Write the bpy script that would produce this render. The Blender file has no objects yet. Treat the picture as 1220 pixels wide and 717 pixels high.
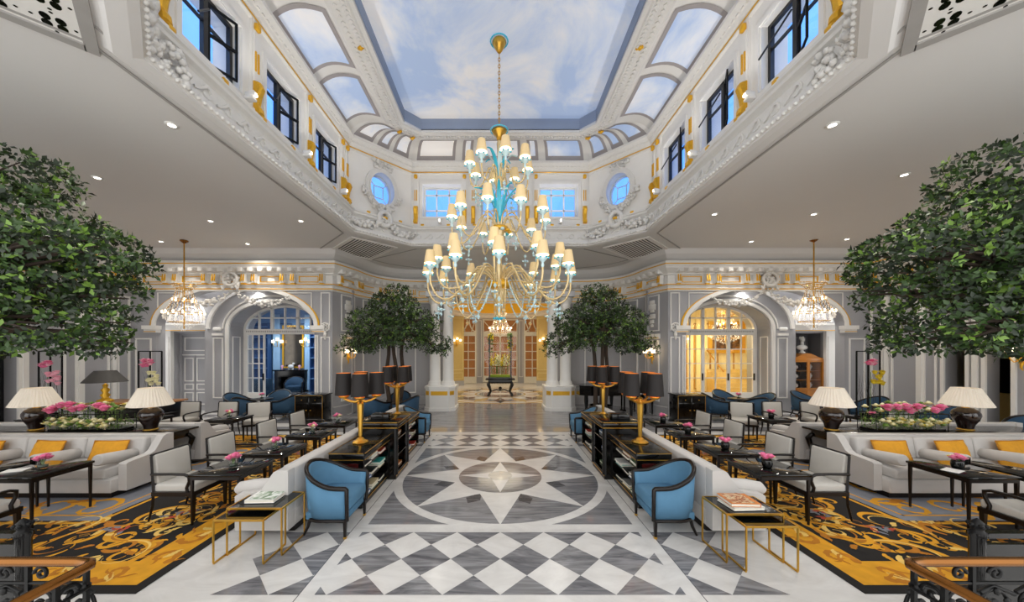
import bpy, bmesh, math, random
from math import pi, sin, cos, sqrt, atan2, radians, hypot
from mathutils import Vector, Matrix
from mathutils.geometry import tessellate_polygon

random.seed(11)
scene = bpy.context.scene
COL = scene.collection
SW = {-1: 'left', 1: 'right'}

# ------------------------------------------------------------------ helpers
def lin(h):
    h = h.lstrip('#')
    out = []
    for i in (0, 2, 4):
        c = int(h[i:i + 2], 16) / 255
        out.append(c / 12.92 if c <= .04045 else ((c + .055) / 1.055) ** 2.4)
    return (*out, 1.0)

MATS = {}
def mat(name, color, rough=.5, metal=0.0, emit=0.0, ecol=None, var=.08, scale=6.0, bump=0.0, bscale=80.0, spec=.5, coat=0.0, trans=0.0):
    if name in MATS: return MATS[name]
    m = bpy.data.materials.new(name); m.use_nodes = True
    nt = m.node_tree; b = nt.nodes['Principled BSDF']
    c = lin(color)
    tc = nt.nodes.new('ShaderNodeTexCoord')
    nz = nt.nodes.new('ShaderNodeTexNoise'); nz.inputs['Scale'].default_value = scale; nz.inputs['Detail'].default_value = 4
    nt.links.new(tc.outputs['Object'], nz.inputs['Vector'])
    mx = nt.nodes.new('ShaderNodeMix'); mx.data_type = 'RGBA'
    mx.inputs['A'].default_value = tuple(max(0, x * (1 - var)) for x in c[:3]) + (1,)
    mx.inputs['B'].default_value = tuple(min(1, x * (1 + var)) for x in c[:3]) + (1,)
    nt.links.new(nz.outputs['Fac'], mx.inputs['Factor'])
    nt.links.new(mx.outputs['Result'], b.inputs['Base Color'])
    b.inputs['Roughness'].default_value = rough
    b.inputs['Metallic'].default_value = metal
    b.inputs['Specular IOR Level'].default_value = spec
    b.inputs['Coat Weight'].default_value = coat
    b.inputs['Transmission Weight'].default_value = trans
    if emit:
        b.inputs['Emission Color'].default_value = lin(ecol or color)
        b.inputs['Emission Strength'].default_value = emit
    if bump:
        n2 = nt.nodes.new('ShaderNodeTexNoise'); n2.inputs['Scale'].default_value = bscale
        nt.links.new(tc.outputs['Object'], n2.inputs['Vector'])
        bp = nt.nodes.new('ShaderNodeBump'); bp.inputs['Strength'].default_value = bump; bp.inputs['Distance'].default_value = .01
        nt.links.new(n2.outputs['Fac'], bp.inputs['Height']); nt.links.new(bp.outputs['Normal'], b.inputs['Normal'])
    MATS[name] = m
    return m

def glassmat(name, tint='#ffffff', refl=.1, rough=.02):
    if name in MATS: return MATS[name]
    m = bpy.data.materials.new(name); m.use_nodes = True; nt = m.node_tree
    nt.nodes.remove(nt.nodes['Principled BSDF'])
    t = nt.nodes.new('ShaderNodeBsdfTransparent'); t.inputs['Color'].default_value = lin(tint)
    g = nt.nodes.new('ShaderNodeBsdfGlossy'); g.inputs['Roughness'].default_value = rough
    lw = nt.nodes.new('ShaderNodeLayerWeight'); lw.inputs['Blend'].default_value = .35
    ma = nt.nodes.new('ShaderNodeMath'); ma.operation = 'ADD'; ma.inputs[1].default_value = refl; ma.use_clamp = True
    pw = nt.nodes.new('ShaderNodeMath'); pw.operation = 'POWER'; pw.inputs[1].default_value = 4.0
    nt.links.new(lw.outputs['Facing'], pw.inputs[0]); nt.links.new(pw.outputs[0], ma.inputs[0])
    mx = nt.nodes.new('ShaderNodeMixShader')
    nt.links.new(ma.outputs[0], mx.inputs[0]); nt.links.new(t.outputs[0], mx.inputs[1]); nt.links.new(g.outputs[0], mx.inputs[2])
    nt.links.new(mx.outputs[0], nt.nodes['Material Output'].inputs['Surface'])
    MATS[name] = m
    return m

_t = (1 + sqrt(5)) / 2
ICO_V = [Vector(v).normalized() for v in [(-1, _t, 0), (1, _t, 0), (-1, -_t, 0), (1, -_t, 0), (0, -1, _t), (0, 1, _t), (0, -1, -_t), (0, 1, -_t), (_t, 0, -1), (_t, 0, 1), (-_t, 0, -1), (-_t, 0, 1)]]
ICO_F = [(0, 11, 5), (0, 5, 1), (0, 1, 7), (0, 7, 10), (0, 10, 11), (1, 5, 9), (5, 11, 4), (11, 10, 2), (10, 7, 6), (7, 1, 8), (3, 9, 4), (3, 4, 2), (3, 2, 6), (3, 6, 8), (3, 8, 9), (4, 9, 5), (2, 4, 11), (6, 2, 10), (8, 6, 7), (9, 8, 1)]

def T(x=0, y=0, z=0, rz=0, rx=0, ry=0, s=1):
    return Matrix.Translation((x, y, z)) @ Matrix.Rotation(rz, 4, 'Z') @ Matrix.Rotation(ry, 4, 'Y') @ Matrix.Rotation(rx, 4, 'X') @ Matrix.Scale(s, 4)

class MB:
    def __init__(s):
        s.v = []; s.f = []; s.m = []; s.sm = []; s.mi = 0; s.M = None
    def mt(s, i): s.mi = i; return s
    def add(s, vs, fs, M=None, smooth=False):
        if s.M is not None: M = s.M @ M if M is not None else s.M
        o = len(s.v); flip = False
        if M is not None:
            vs = [M @ Vector(v) for v in vs]
            flip = M.to_3x3().determinant() < 0
        s.v.extend(tuple(v) for v in vs)
        for f in fs:
            f = tuple(i + o for i in f)
            s.f.append(f[::-1] if flip else f); s.m.append(s.mi); s.sm.append(smooth)
        return s
    def box(s, c, d, rz=0, M=None, rx=0, ry=0, taper=1.0):
        x, y, z = d[0] / 2, d[1] / 2, d[2] / 2
        t = taper
        vs = [(-x * t, -y * t, -z), (x * t, -y * t, -z), (x * t, y * t, -z), (-x * t, y * t, -z), (-x, -y, z), (x, -y, z), (x, y, z), (-x, y, z)]
        fs = [(0, 3, 2, 1), (4, 5, 6, 7), (0, 1, 5, 4), (1, 2, 6, 5), (2, 3, 7, 6), (3, 0, 4, 7)]
        L = T(*c, rz=rz, rx=rx, ry=ry)
        return s.add(vs, fs, M @ L if M is not None else L)
    def bb(s, x0, x1, y0, y1, z0, z1, M=None):
        return s.box(((x0 + x1) / 2, (y0 + y1) / 2, (z0 + z1) / 2), (x1 - x0, y1 - y0, z1 - z0), M=M)
    def rbox(s, c, d, r=.03, n=3, rz=0, rx=0, ry=0, M=None):
        h = [d[0] / 2, d[1] / 2, d[2] / 2]; r = min(r, min(h) * .99)
        idx = {}; vs = []; fs = []
        def vert(p):
            k = tuple(round(q, 5) for q in p)
            if k in idx: return idx[k]
            v = Vector(p).normalized()
            vs.append(tuple(v[i] * r + (1 if p[i] > 0 else -1) * (h[i] - r) for i in range(3)))
            idx[k] = len(vs) - 1; return idx[k]
        for ax in range(3):
            for sg in (-1, 1):
                a, b = (ax + 1) % 3, (ax + 2) % 3
                for i in range(n):
                    for j in range(n):
                        q = []
                        for (u, w) in ((i, j), (i + 1, j), (i + 1, j + 1), (i, j + 1)):
                            p = [0, 0, 0]; p[ax] = sg
                            p[a] = -1 + 2 * u / n; p[b] = -1 + 2 * w / n
                            q.append(vert(p))
                        fs.append(tuple(q) if sg > 0 else tuple(q[::-1]))
        L = T(*c, rz=rz, rx=rx, ry=ry)
        return s.add(vs, fs, M @ L if M is not None else L, True)
    def tube(s, pts, r, n=6, closed=False, cap=True, M=None, smooth=True):
        pts = [Vector(p) for p in pts]; k = len(pts)
        rs = r if isinstance(r, (list, tuple)) else [r] * k
        vs = []; fs = []
        up = None
        for i, p in enumerate(pts):
            a = pts[(i - 1) % k] if (closed or i > 0) else p
            b = pts[(i + 1) % k] if (closed or i < k - 1) else p
            d = (b - a)
            d = d.normalized() if d.length > 1e-9 else Vector((0, 0, 1))
            if up is None:
                up = Vector((0, 0, 1)) if abs(d.z) < .9 else Vector((1, 0, 0))
            x = d.cross(up)
            x = x.normalized() if x.length > 1e-6 else d.orthogonal().normalized()
            up = x.cross(d).normalized()
            for j in range(n):
                t = 2 * pi * j / n
                vs.append(p + (x * cos(t) + up * sin(t)) * rs[i])
        for i in range(k if closed else k - 1):
            for j in range(n):
                a = i * n + j; b = i * n + (j + 1) % n; c = ((i + 1) % k) * n + (j + 1) % n; e = ((i + 1) % k) * n + j
                fs.append((a, b, c, e))
        s.add(vs, fs, M, smooth)
        if cap and not closed:
            s.add(vs[:n], [tuple(range(n))[::-1]], M); s.add(vs[-n:], [tuple(range(n))], M)
        return s
    def lathe(s, prof, c=(0, 0, 0), n=16, M=None, smooth=True, mod=None, caps=True):
        vs = []; fs = []
        for i, (r, z) in enumerate(prof):
            for j in range(n):
                t = 2 * pi * j / n
                rr = r * (mod(j, i) if mod else 1)
                vs.append((c[0] + rr * cos(t), c[1] + rr * sin(t), c[2] + z))
        for i in range(len(prof) - 1):
            for j in range(n):
                fs.append((i * n + j, i * n + (j + 1) % n, (i + 1) * n + (j + 1) % n, (i + 1) * n + j))
        s.add(vs, fs, M, smooth)
        if caps:
            if prof[0][0] > 1e-4: s.add(vs[:n], [tuple(range(n))[::-1]], M)
            if prof[-1][0] > 1e-4: s.add(vs[-n:], [tuple(range(n))], M)
        return s
    def ico(s, c, r, M=None, jit=0, sq=(1, 1, 1)):
        vs = [(c[0] + v.x * r * sq[0] * (1 + random.uniform(-jit, jit)), c[1] + v.y * r * sq[1] * (1 + random.uniform(-jit, jit)), c[2] + v.z * r * sq[2] * (1 + random.uniform(-jit, jit))) for v in ICO_V]
        return s.add(vs, ICO_F, M, True)
    def octa(s, c, r, h):
        x, y, z = c
        vs = [(x + r, y, z), (x, y + r, z), (x - r, y, z), (x, y - r, z), (x, y, z + h), (x, y, z - h)]
        return s.add(vs, [(0, 1, 4), (1, 2, 4), (2, 3, 4), (3, 0, 4), (1, 0, 5), (2, 1, 5), (3, 2, 5), (0, 3, 5)])
    def sphere(s, c, r, n=12, k=8, sq=(1, 1, 1), M=None):
        vs = []; fs = []
        for i in range(k + 1):
            a = pi * i / k
            for j in range(n):
                t = 2 * pi * j / n
                vs.append((c[0] + r * sq[0] * sin(a) * cos(t), c[1] + r * sq[1] * sin(a) * sin(t), c[2] + r * sq[2] * cos(a)))
        for i in range(k):
            for j in range(n):
                fs.append((i * n + j, (i + 1) * n + j, (i + 1) * n + (j + 1) % n, i * n + (j + 1) % n))
        return s.add(vs, fs, M, True)
    def plate(s, outline, holes=(), t=.1, M=None):
        """flat shape in (u, z), front at n=0, extruded to n=-t; local axes (u, n, z)"""
        loops = [outline] + list(holes)
        flat = [p for l in loops for p in l]
        tris = tessellate_polygon([[Vector((p[0], p[1], 0)) for p in l] for l in loops])
        n = len(flat)
        vs = [(p[0], 0, p[1]) for p in flat] + [(p[0], -t, p[1]) for p in flat]
        fs = []
        for tr in tris:
            a, b, c = [flat[i] for i in tr]
            ar = (b[0] - a[0]) * (c[1] - a[1]) - (c[0] - a[0]) * (b[1] - a[1])
            if abs(ar) < 1e-12: continue
            q = tuple(tr) if ar < 0 else tuple(tr)[::-1]
            fs.append(q); fs.append(tuple(i + n for i in q[::-1]))
        if t > 1e-6:
            o = 0
            for l in loops:
                k = len(l)
                for i in range(k):
                    a = o + i; b = o + (i + 1) % k
                    fs.append((a, b, b + n, a + n))
                o += k
        return s.add(vs, fs, M)
    def frame(s, M, u0, u1, z0, z1, w=.04, t=.02):
        s.bb(u0, u1, 0, t, z0, z0 + w, M); s.bb(u0, u1, 0, t, z1 - w, z1, M)
        s.bb(u0, u0 + w, 0, t, z0 + w, z1 - w, M); s.bb(u1 - w, u1, 0, t, z0 + w, z1 - w, M)
        return s
    def band(s, pts, w, t, M):
        """flat moulding following a polyline in (u, z) of a wall plane, standing t proud"""
        k = len(pts); L = []; R = []
        for i in range(k):
            a = pts[max(i - 1, 0)]; b = pts[min(i + 1, k - 1)]
            d = Vector((b[0] - a[0], b[1] - a[1])); d.normalize()
            nx, nz = -d.y * w / 2, d.x * w / 2
            L.append((pts[i][0] + nx, pts[i][1] + nz)); R.append((pts[i][0] - nx, pts[i][1] - nz))
        vs = []
        for p, q in zip(L, R):
            vs += [(p[0], 0, p[1]), (p[0], t, p[1]), (q[0], t, q[1]), (q[0], 0, q[1])]
        fs = []
        for i in range(k - 1):
            for j in range(3):
                a = i * 4 + j
                fs.append((a, a + 1, a + 5, a + 4))
        return s.add(vs, fs, M)
    def sweep(s, path, prof, closed=False, M=None, smooth=False):
        k = len(path); m = len(prof); vs = []; fs = []
        for i in range(k):
            p = Vector(path[i])
            a = Vector(path[(i - 1) % k]) if closed or i > 0 else None
            b = Vector(path[(i + 1) % k]) if closed or i < k - 1 else None
            d1 = (p - a).normalized() if a is not None else None
            d2 = (b - p).normalized() if b is not None else None
            d1 = d1 or d2; d2 = d2 or d1
            n1 = Vector((d1.y, -d1.x)); n2 = Vector((d2.y, -d2.x))
            mm = n1 + n2; mm = mm / max(1e-6, mm.dot(n1)) if mm.length > 1e-6 else n1
            for (o, z) in prof:
                vs.append((p.x + mm.x * o, p.y + mm.y * o, z))
        for i in range(k if closed else k - 1):
            for j in range(m - 1):
                a = i * m + j; b = ((i + 1) % k) * m + j
                fs.append((a, b, b + 1, a + 1))
        return s.add(vs, fs, M, smooth)
    def strip(s, pts, ws, z, jit=None):
        """flat ribbon on the floor"""
        k = len(pts); vs = []
        for i in range(k):
            a = pts[max(i - 1, 0)]; b = pts[min(i + 1, k - 1)]
            d = Vector((b[0] - a[0], b[1] - a[1]))
            d = d.normalized() if d.length > 1e-9 else Vector((1, 0))
            w = ws[i]
            vs += [(pts[i][0] - d.y * w, pts[i][1] + d.x * w, z), (pts[i][0] + d.y * w, pts[i][1] - d.x * w, z)]
        return s.add(vs, [(2 * i, 2 * i + 1, 2 * i + 3, 2 * i + 2) for i in range(k - 1)])
    def build(s, name, mats, parent=None, label=None, kind=None, loc=None):
        me = bpy.data.meshes.new(name)
        me.from_pydata(s.v, [], s.f)
        for x in (mats if isinstance(mats, (list, tuple)) else [mats]): me.materials.append(x)
        me.polygons.foreach_set('material_index', s.m)
        me.polygons.foreach_set('use_smooth', s.sm)
        me.update()
        o = bpy.data.objects.new(name, me); COL.objects.link(o)
        if parent is not None: o.parent = parent
        if label: o['label'] = label
        if kind: o['kind'] = kind
        if loc: o.location = loc
        return o

def thing(name, label, cat, loc=(0, 0, 0), rz=0, group=None):
    o = bpy.data.objects.new(name, None); COL.objects.link(o)
    o.empty_display_size = .1
    o.location = loc; o.rotation_euler = (0, 0, rz); o['label'] = label; o['category'] = cat
    if group: o['group'] = group
    return o
def tag(o, label, cat, group=None):
    o['label'] = label; o['category'] = cat
    if group: o['group'] = group
    return o
def kids(o): return list(o.children)
def dup(root, loc=None, rz=None, label=None, group=None, scale=None):
    r = root.copy(); COL.objects.link(r)
    if loc is not None: r.location = loc
    if rz is not None: r.rotation_euler = (0, 0, rz)
    if label: r['label'] = label
    if group: r['group'] = group
    if scale: r.scale = scale
    for ch in list(root.children):
        c = ch.copy(); COL.objects.link(c); c.parent = r
        for g in list(ch.children):
            d = g.copy(); COL.objects.link(d); d.parent = c
    return r
def struct(name, mb, mats, parent=None):
    o = mb.build(name, mats, parent)
    if parent is None: o['kind'] = 'structure'
    return o
def WP(x0, y0, x1, y1):
    """wall plane matrix: u from (x0,y0) to (x1,y1), n to the right of travel, z up"""
    d = Vector((x1 - x0, y1 - y0)).normalized()
    return Matrix(((d.x, d.y, 0, x0), (d.y, -d.x, 0, y0), (0, 0, 1, 0), (0, 0, 0, 1)))
def arch(cx, hw, z0, zs, rise, n=18):
    p = [(cx - hw, z0)]
    for i in range(n + 1):
        t = pi - pi * i / n
        p.append((cx + hw * cos(t), zs + rise * sin(t)))
    p.append((cx + hw, z0))
    return p
def smooth_path(pts, k=6):
    out = []
    P = [Vector(p) for p in pts]
    for i in range(len(P) - 1):
        p0 = P[max(i - 1, 0)]; p1 = P[i]; p2 = P[i + 1]; p3 = P[min(i + 2, len(P) - 1)]
        for j in range(k):
            t = j / k
            out.append(.5 * ((2 * p1) + (p2 - p0) * t + (2 * p0 - 5 * p1 + 4 * p2 - p3) * t * t + (3 * p1 - p0 - 3 * p2 + p3) * t ** 3))
    out.append(P[-1])
    return out
def lerp(a, b, t): return a + (b - a) * t

# ------------------------------------------------------------------ materials
M_wall = mat('wall_grey_paint', '#a6a6aa', .55, var=.03, scale=2)
M_trim = mat('white_trim_paint', '#eceae6', .45, var=.03)
M_plaster = mat('white_plaster', '#e2e0dc', .6, var=.06, scale=20)
M_ceil = mat('ceiling_paint', '#dddbd9', .6, var=.02, scale=1)
M_groove = mat('ceiling_groove', '#a5a29f', .6)
M_gold = mat('gilding', '#e6b032', .32, .5, var=.2, scale=30, emit=.05, ecol='#d09a20')
M_brass = mat('gold_lamp_metal', '#d8a848', .28, .9, var=.1, scale=20)
M_bronze = mat('bronze_rail', '#8a5a2a', .25, .9, var=.1)
M_black = mat('black_lacquer', '#080707', .14, var=.2, coat=.12, spec=.4)
M_blackm = mat('black_iron', '#070708', .45, 0, var=.2, spec=.25)
M_wood = mat('dark_frame_wood', '#130d0b', .3, var=.25, scale=15, spec=.35)
M_sofa = mat('grey_sofa_fabric', '#c4c1be', .85, var=.05, bump=.15, bscale=250)
M_chairfab = mat('grey_chair_fabric', '#bdbab4', .8, var=.05, bump=.1, bscale=250)
M_blue = mat('blue_velvet', '#4f7c9c', .8, var=.12, scale=9, bump=.1, bscale=200)
M_teal = mat('dark_blue_velvet', '#23445f', .8, var=.15, scale=9)
M_yellow = mat('mustard_velvet', '#d9991c', .75, var=.22, scale=14, bump=.2, bscale=60)
M_glassblk = mat('black_glass', '#0a0c0c', .03, var=.1, spec=.5)
M_red = mat('oxblood_lacquer', '#3a0d0a', .15, var=.2, coat=.6)
M_shade_blk = mat('black_pleated_shade', '#171110', .7, var=.3, scale=40)
M_shade_in = mat('copper_shade_lining', '#c4752c', .4, .3, emit=.5, ecol='#ff9a40')
M_shade_wht = mat('ivory_pleated_shade', '#efe6d8', .8, var=.04, emit=.05, ecol='#ffe9cc')
M_bulb = mat('lit_bulb', '#fff3dc', .3, emit=9, ecol='#ffe2b0')
M_lightdisc = mat('downlight_disc', '#ffffff', .3, emit=7, ecol='#fff6e8')
M_pot = mat('brown_glaze', '#221512', .08, var=.4, scale=12, coat=.8)
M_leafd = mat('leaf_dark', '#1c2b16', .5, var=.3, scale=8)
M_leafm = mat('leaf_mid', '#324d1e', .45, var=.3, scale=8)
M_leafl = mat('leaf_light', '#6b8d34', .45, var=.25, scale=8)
M_bark = mat('bark', '#3d3128', .85, var=.35, scale=12, bump=.5, bscale=25)
M_pink = mat('pink_petal', '#e56f9c', .6, var=.2, scale=30)
M_pinkl = mat('pale_pink_petal', '#f4b3c4', .6, var=.15, scale=30)
M_cream = mat('cream_petal', '#f2ecc2', .6, var=.12, scale=30)
M_yelpet = mat('yellow_petal', '#e3c82a', .6, var=.15, scale=30)
M_green = mat('stem_green', '#5c7a34', .6, var=.3, scale=20)
M_mirror = mat('antique_mirror', '#5c564e', .1, .8, var=.5, scale=4)
M_clear = glassmat('clear_glass', '#ffffff', .035)
M_crystal = mat('crystal', '#ffffff', .05, .0, emit=.22, ecol='#fff0d8', spec=1.0, coat=1.0, var=.1)
M_darkroom = mat('dark_interior', '#26262a', .6, var=.2)
M_marblew = None

def marble(name, c1, c2, sc=1.2, rot=.6, rough=.09, dist=3.0, stretch=6, veins=True):
    m = bpy.data.materials.new(name); m.use_nodes = True; nt = m.node_tree; b = nt.nodes['Principled BSDF']
    tc = nt.nodes.new('ShaderNodeTexCoord'); mp = nt.nodes.new('ShaderNodeMapping')
    mp.inputs['Rotation'].default_value = (0, 0, rot); mp.inputs['Scale'].default_value = (1, stretch, 1)
    nt.links.new(tc.outputs['Object'], mp.inputs['Vector'])
    nz = nt.nodes.new('ShaderNodeTexNoise'); nz.inputs['Scale'].default_value = sc; nz.inputs['Detail'].default_value = 9
    nz.inputs['Roughness'].default_value = .62; nz.inputs['Distortion'].default_value = dist
    nt.links.new(mp.outputs[0], nz.inputs['Vector'])
    cr = nt.nodes.new('ShaderNodeValToRGB')
    cr.color_ramp.elements[0].position = .3; cr.color_ramp.elements[0].color = lin(c1)
    cr.color_ramp.elements[1].position = .72; cr.color_ramp.elements[1].color = lin(c2)
    nt.links.new(nz.outputs['Fac'], cr.inputs['Fac']); nt.links.new(cr.outputs[0], b.inputs['Base Color'])
    b.inputs['Roughness'].default_value = rough
    MATS[name] = m
    return m
M_mw = marble('white_marble', '#cfcdcb', '#e6e5e3', 1.6, .7, .2, 1.5, 2)
M_mg = marble('grey_marble', '#55555a', '#a3a3a6', 1.1, .35, .1, 2.0, 7)
M_mg2 = marble('grey_marble_cross', '#505056', '#9b9b9f', 1.1, -.9, .1, 2.0, 7)
M_mg3 = marble('grey_marble_straight', '#66666a', '#a5a5a8', .9, 0.0, .08, 1.5, 9)
M_md = marble('dark_marble', '#2b2b2f', '#6b6b70', 2.0, .2, .1, 2.0, 5)
M_my = marble('yellow_marble', '#b08f4a', '#d8be82', 2.0, .2, .1, 2.0, 3)

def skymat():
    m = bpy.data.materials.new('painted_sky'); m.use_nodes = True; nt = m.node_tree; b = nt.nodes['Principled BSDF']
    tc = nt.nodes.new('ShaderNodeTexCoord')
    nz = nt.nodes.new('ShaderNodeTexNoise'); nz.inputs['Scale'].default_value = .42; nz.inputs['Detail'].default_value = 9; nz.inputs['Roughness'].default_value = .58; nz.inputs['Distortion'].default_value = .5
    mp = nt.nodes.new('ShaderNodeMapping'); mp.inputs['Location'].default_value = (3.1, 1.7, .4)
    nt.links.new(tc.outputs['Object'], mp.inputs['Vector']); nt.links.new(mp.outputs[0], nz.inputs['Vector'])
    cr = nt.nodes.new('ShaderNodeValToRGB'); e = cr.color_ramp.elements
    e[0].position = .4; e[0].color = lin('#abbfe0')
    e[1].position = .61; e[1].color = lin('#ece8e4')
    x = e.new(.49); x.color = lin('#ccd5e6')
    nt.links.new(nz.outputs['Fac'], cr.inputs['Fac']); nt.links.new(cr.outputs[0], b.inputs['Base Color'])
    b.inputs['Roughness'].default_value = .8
    nt.links.new(cr.outputs[0], b.inputs['Emission Color']); b.inputs['Emission Strength'].default_value = .3  # painted ceiling given its own glow as soft top light
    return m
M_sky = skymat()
M_outside = mat('dusk_daylight', '#6fa6e0', .8, emit=.8, ecol='#5f9fea', var=.3, scale=1.5)

# ================================================================== SETTING
NTR = [0]
def trimname():
    NTR[0] += 1
    return 'trim_%d' % NTR[0]

# ---- floor
fl = MB()
fl.mt(0).add([(-15, -3, 0), (15, -3, 0), (15, 24.5, 0), (-15, 24.5, 0)], [(0, 1, 2, 3)])
Z1, Z2, Z3, Z4 = .0012, .0024, .0036, .0048
CY = 5.65
def quad(x0, x1, y0, y1, z): fl.add([(x0, y0, z), (x1, y0, z), (x1, y1, z), (x0, y1, z)], [(0, 1, 2, 3)])
def poly(pts, z): fl.add([(p[0], p[1], z) for p in pts], [tuple(range(len(pts)))])
# diamonds, near and far bands
def clipdia(cx, cy, y0, y1, x0=-9, x1=9):
    d = .25; p = [(cx - d, cy), (cx, cy - d), (cx + d, cy), (cx, cy + d)]
    if cy < y0 + .01: p = [(cx - d, cy), (cx + d, cy), (cx, cy + d)]
    elif cy > y1 - .01: p = [(cx - d, cy), (cx, cy - d), (cx + d, cy)]
    return p
for base, sgn in ((2.89, 1), (11.3 - 2.89, -1)):
    for r in range(3):
        cy = base + sgn * r * .5
        for k in range(-5, 5):
            fl.mt(1 + (k + r) % 2)
            poly(clipdia(.25 + .5 * k, cy, min(base, base + sgn), max(base, base + sgn)), Z1)
# bands
fl.mt(0)
for sx in (-1, 1):
    a, b = sorted((sx * 1.6, sx * 1.73)); quad(a, b, 2.7, 8.66, Z2)
    fl.mt(4); quad(*sorted((sx * 1.73, sx * 1.738)), 2.7, 8.66, Z2); fl.mt(0)
quad(-1.73, 1.73, 3.93, 4.06, Z3); quad(-1.73, 1.73, 7.25, 7.37, Z3); quad(-5, 5, 8.55, 8.68, Z3)
# square field and circle
fl.mt(3); quad(-1.6, 1.6, 4.06, 7.25, Z1)
def ring(r0, r1, z, n=72, cy=CY, a0=0, a1=2 * pi):
    vs = []; fs = []
    for i in range(n + 1):
        t = lerp(a0, a1, i / n)
        vs += [(r0 * cos(t), cy + r0 * sin(t), z), (r1 * cos(t), cy + r1 * sin(t), z)]
    for i in range(n): fs.append((2 * i, 2 * i + 1, 2 * i + 3, 2 * i + 2))
    fl.add(vs, fs)
fl.mt(0); ring(1.58, 1.71, Z4)
# grey sectors with different vein directions
for k in range(8):
    a = pi / 4 * k; fl.mt((1, 2, 3)[k % 3])
    vs = [(0, CY, Z2)] + [(1.6 * cos(a + pi / 4 * i / 9), CY + 1.6 * sin(a + pi / 4 * i / 9), Z2) for i in range(10)]
    fl.add(vs, [(0, i, i + 1) for i in range(1, 10)])
# dark kites in the valleys
fl.mt(4)
for k in range(8):
    a = pi / 4 * k + pi / 8
    def pp(r, t): return (r * cos(t), CY + r * sin(t))
    poly([pp(.7, a), pp(.98, a - .13), pp(1.12, a - .02), pp(.98, a + .1)], Z3)
# star
fl.mt(0)
star = []
for k in range(16):
    a = pi / 8 * k; r = 1.6 if k % 2 == 0 else .78
    star.append((r * cos(a), CY + r * sin(a)))
vs = [(0, CY, Z4)] + [(x, y, Z4) for x, y in star]
fl.add(vs, [(0, 1 + i, 1 + (i + 1) % 16) for i in range(16)])
fl.mt(1); ring(0.01, .69, Z4 + .0012, 48)
fl.mt(0)
st = []
for k in range(8):
    a = pi / 4 * k; r = .68 if k % 2 == 0 else .2
    st.append((r * cos(a), CY + r * sin(a), Z4 + .0024))
fl.add([(0, CY, Z4 + .0024)] + st, [(0, 1 + i, 1 + (i + 1) % 8) for i in range(8)])
fl.mt(3); ring(0.005, .2, Z4 + .0036, 32)
# hall floor beyond and the sides
fl.mt(3); quad(-5.0, 5.0, 8.68, 13.6, Z1)
for i, (y0, y1) in enumerate(((8.75, 9.3), (9.75, 10.2), (10.6, 11.1))):
    fl.mt(3)
    quad(-11.6, -5.0, y0, y1, Z1); quad(5.0, 11.6, y0, y1, Z1)
# rotunda floor
for r0, r1, k in ((2.95, 3.1, 5), (2.5, 2.62, 5), (1.9, 2.4, 3), (1.15, 1.25, 5), (.5, 1.05, 3)):
    fl.mt(k); ring(r0, r1, Z2, 64, 16.4)
for k in range(16):
    a = pi / 8 * k; fl.mt(5 if k % 2 else 4)
    poly([(1.3 * cos(a), 16.4 + 1.3 * sin(a)), (2.2 * cos(a + .12), 16.4 + 2.2 * sin(a + .12)), (2.85 * cos(a), 16.4 + 2.85 * sin(a)), (2.2 * cos(a - .12), 16.4 + 2.2 * sin(a - .12))], Z3)
struct('floor', fl, [M_mw, M_mg, M_mg2, M_mg3, M_md, M_my])

# ---- octagons of the well
def octo(x, y0, y1, c): return [(-x, y0 + c), (-x, y1 - c), (-x + c, y1), (x - c, y1), (x, y1 - c), (x, y0 + c), (x - c, y0), (-x + c, y0)]
OW = octo(3.95, 2.15, 10.0, 1.3)
def offs(path, o):
    k = len(path); out = []
    for i in range(k):
        p = Vector(path[i]); a = Vector(path[i - 1]); b = Vector(path[(i + 1) % k])
        d1 = (p - a).normalized(); d2 = (b - p).normalized()
        n1 = Vector((d1.y, -d1.x)); n2 = Vector((d2.y, -d2.x)); m = n1 + n2; m /= m.dot(n1)
        out.append((p.x + m.x * o, p.y + m.y * o))
    return out
OH = offs(OW, .2)
CZ = 5.2
# wall path of the big room
half = [(-5.3, 10.6), (-5.12, 11.15), (-5.0, 11.8), (-4.75, 12.45), (-4.2, 13.0), (-3.4, 13.26), (-2.4, 13.3)]
halfs = [tuple(p) for p in smooth_path(half, 4)]
WPATH = [(-11.6, 1.5), (-11.6, 10.6)] + halfs + [(-x, y) for x, y in halfs[::-1]] + [(11.6, 10.6), (11.6, 1.5)]
# ---- ceiling (soffit with octagonal opening)
ce = MB()
CM = Matrix(((1, 0, 0, 0), (0, 0, 1, 0), (0, 1, 0, CZ), (0, 0, 0, 1)))   # (u,n,z)->(x,y,up)
def cplate(mb, outline, holes, z, t):
    MM = Matrix(((1, 0, 0, 0), (0, 0, 1, 0), (0, -1, 0, z), (0, 0, 0, 1)))
    mb.plate(outline, holes, t, MM)
inner = offs(WPATH + [(11.6, 1.0), (-11.6, 1.0)], 0)
cplate(ce, [(-12, .6), (-12, 10.75), (-5.3, 10.75), (-5.3, 13.5), (5.3, 13.5), (5.3, 10.75), (12, 10.75), (12, .6)], [OH], CZ, .12)
ce.mt(0)
# cove from ceiling to cornice
ce.sweep(WPATH, [(.5, CZ - .001), (.47, CZ - .03), (.38, CZ - .14), (.24, CZ - .24), (.12, CZ - .3), (.1, 4.86)])
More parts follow.
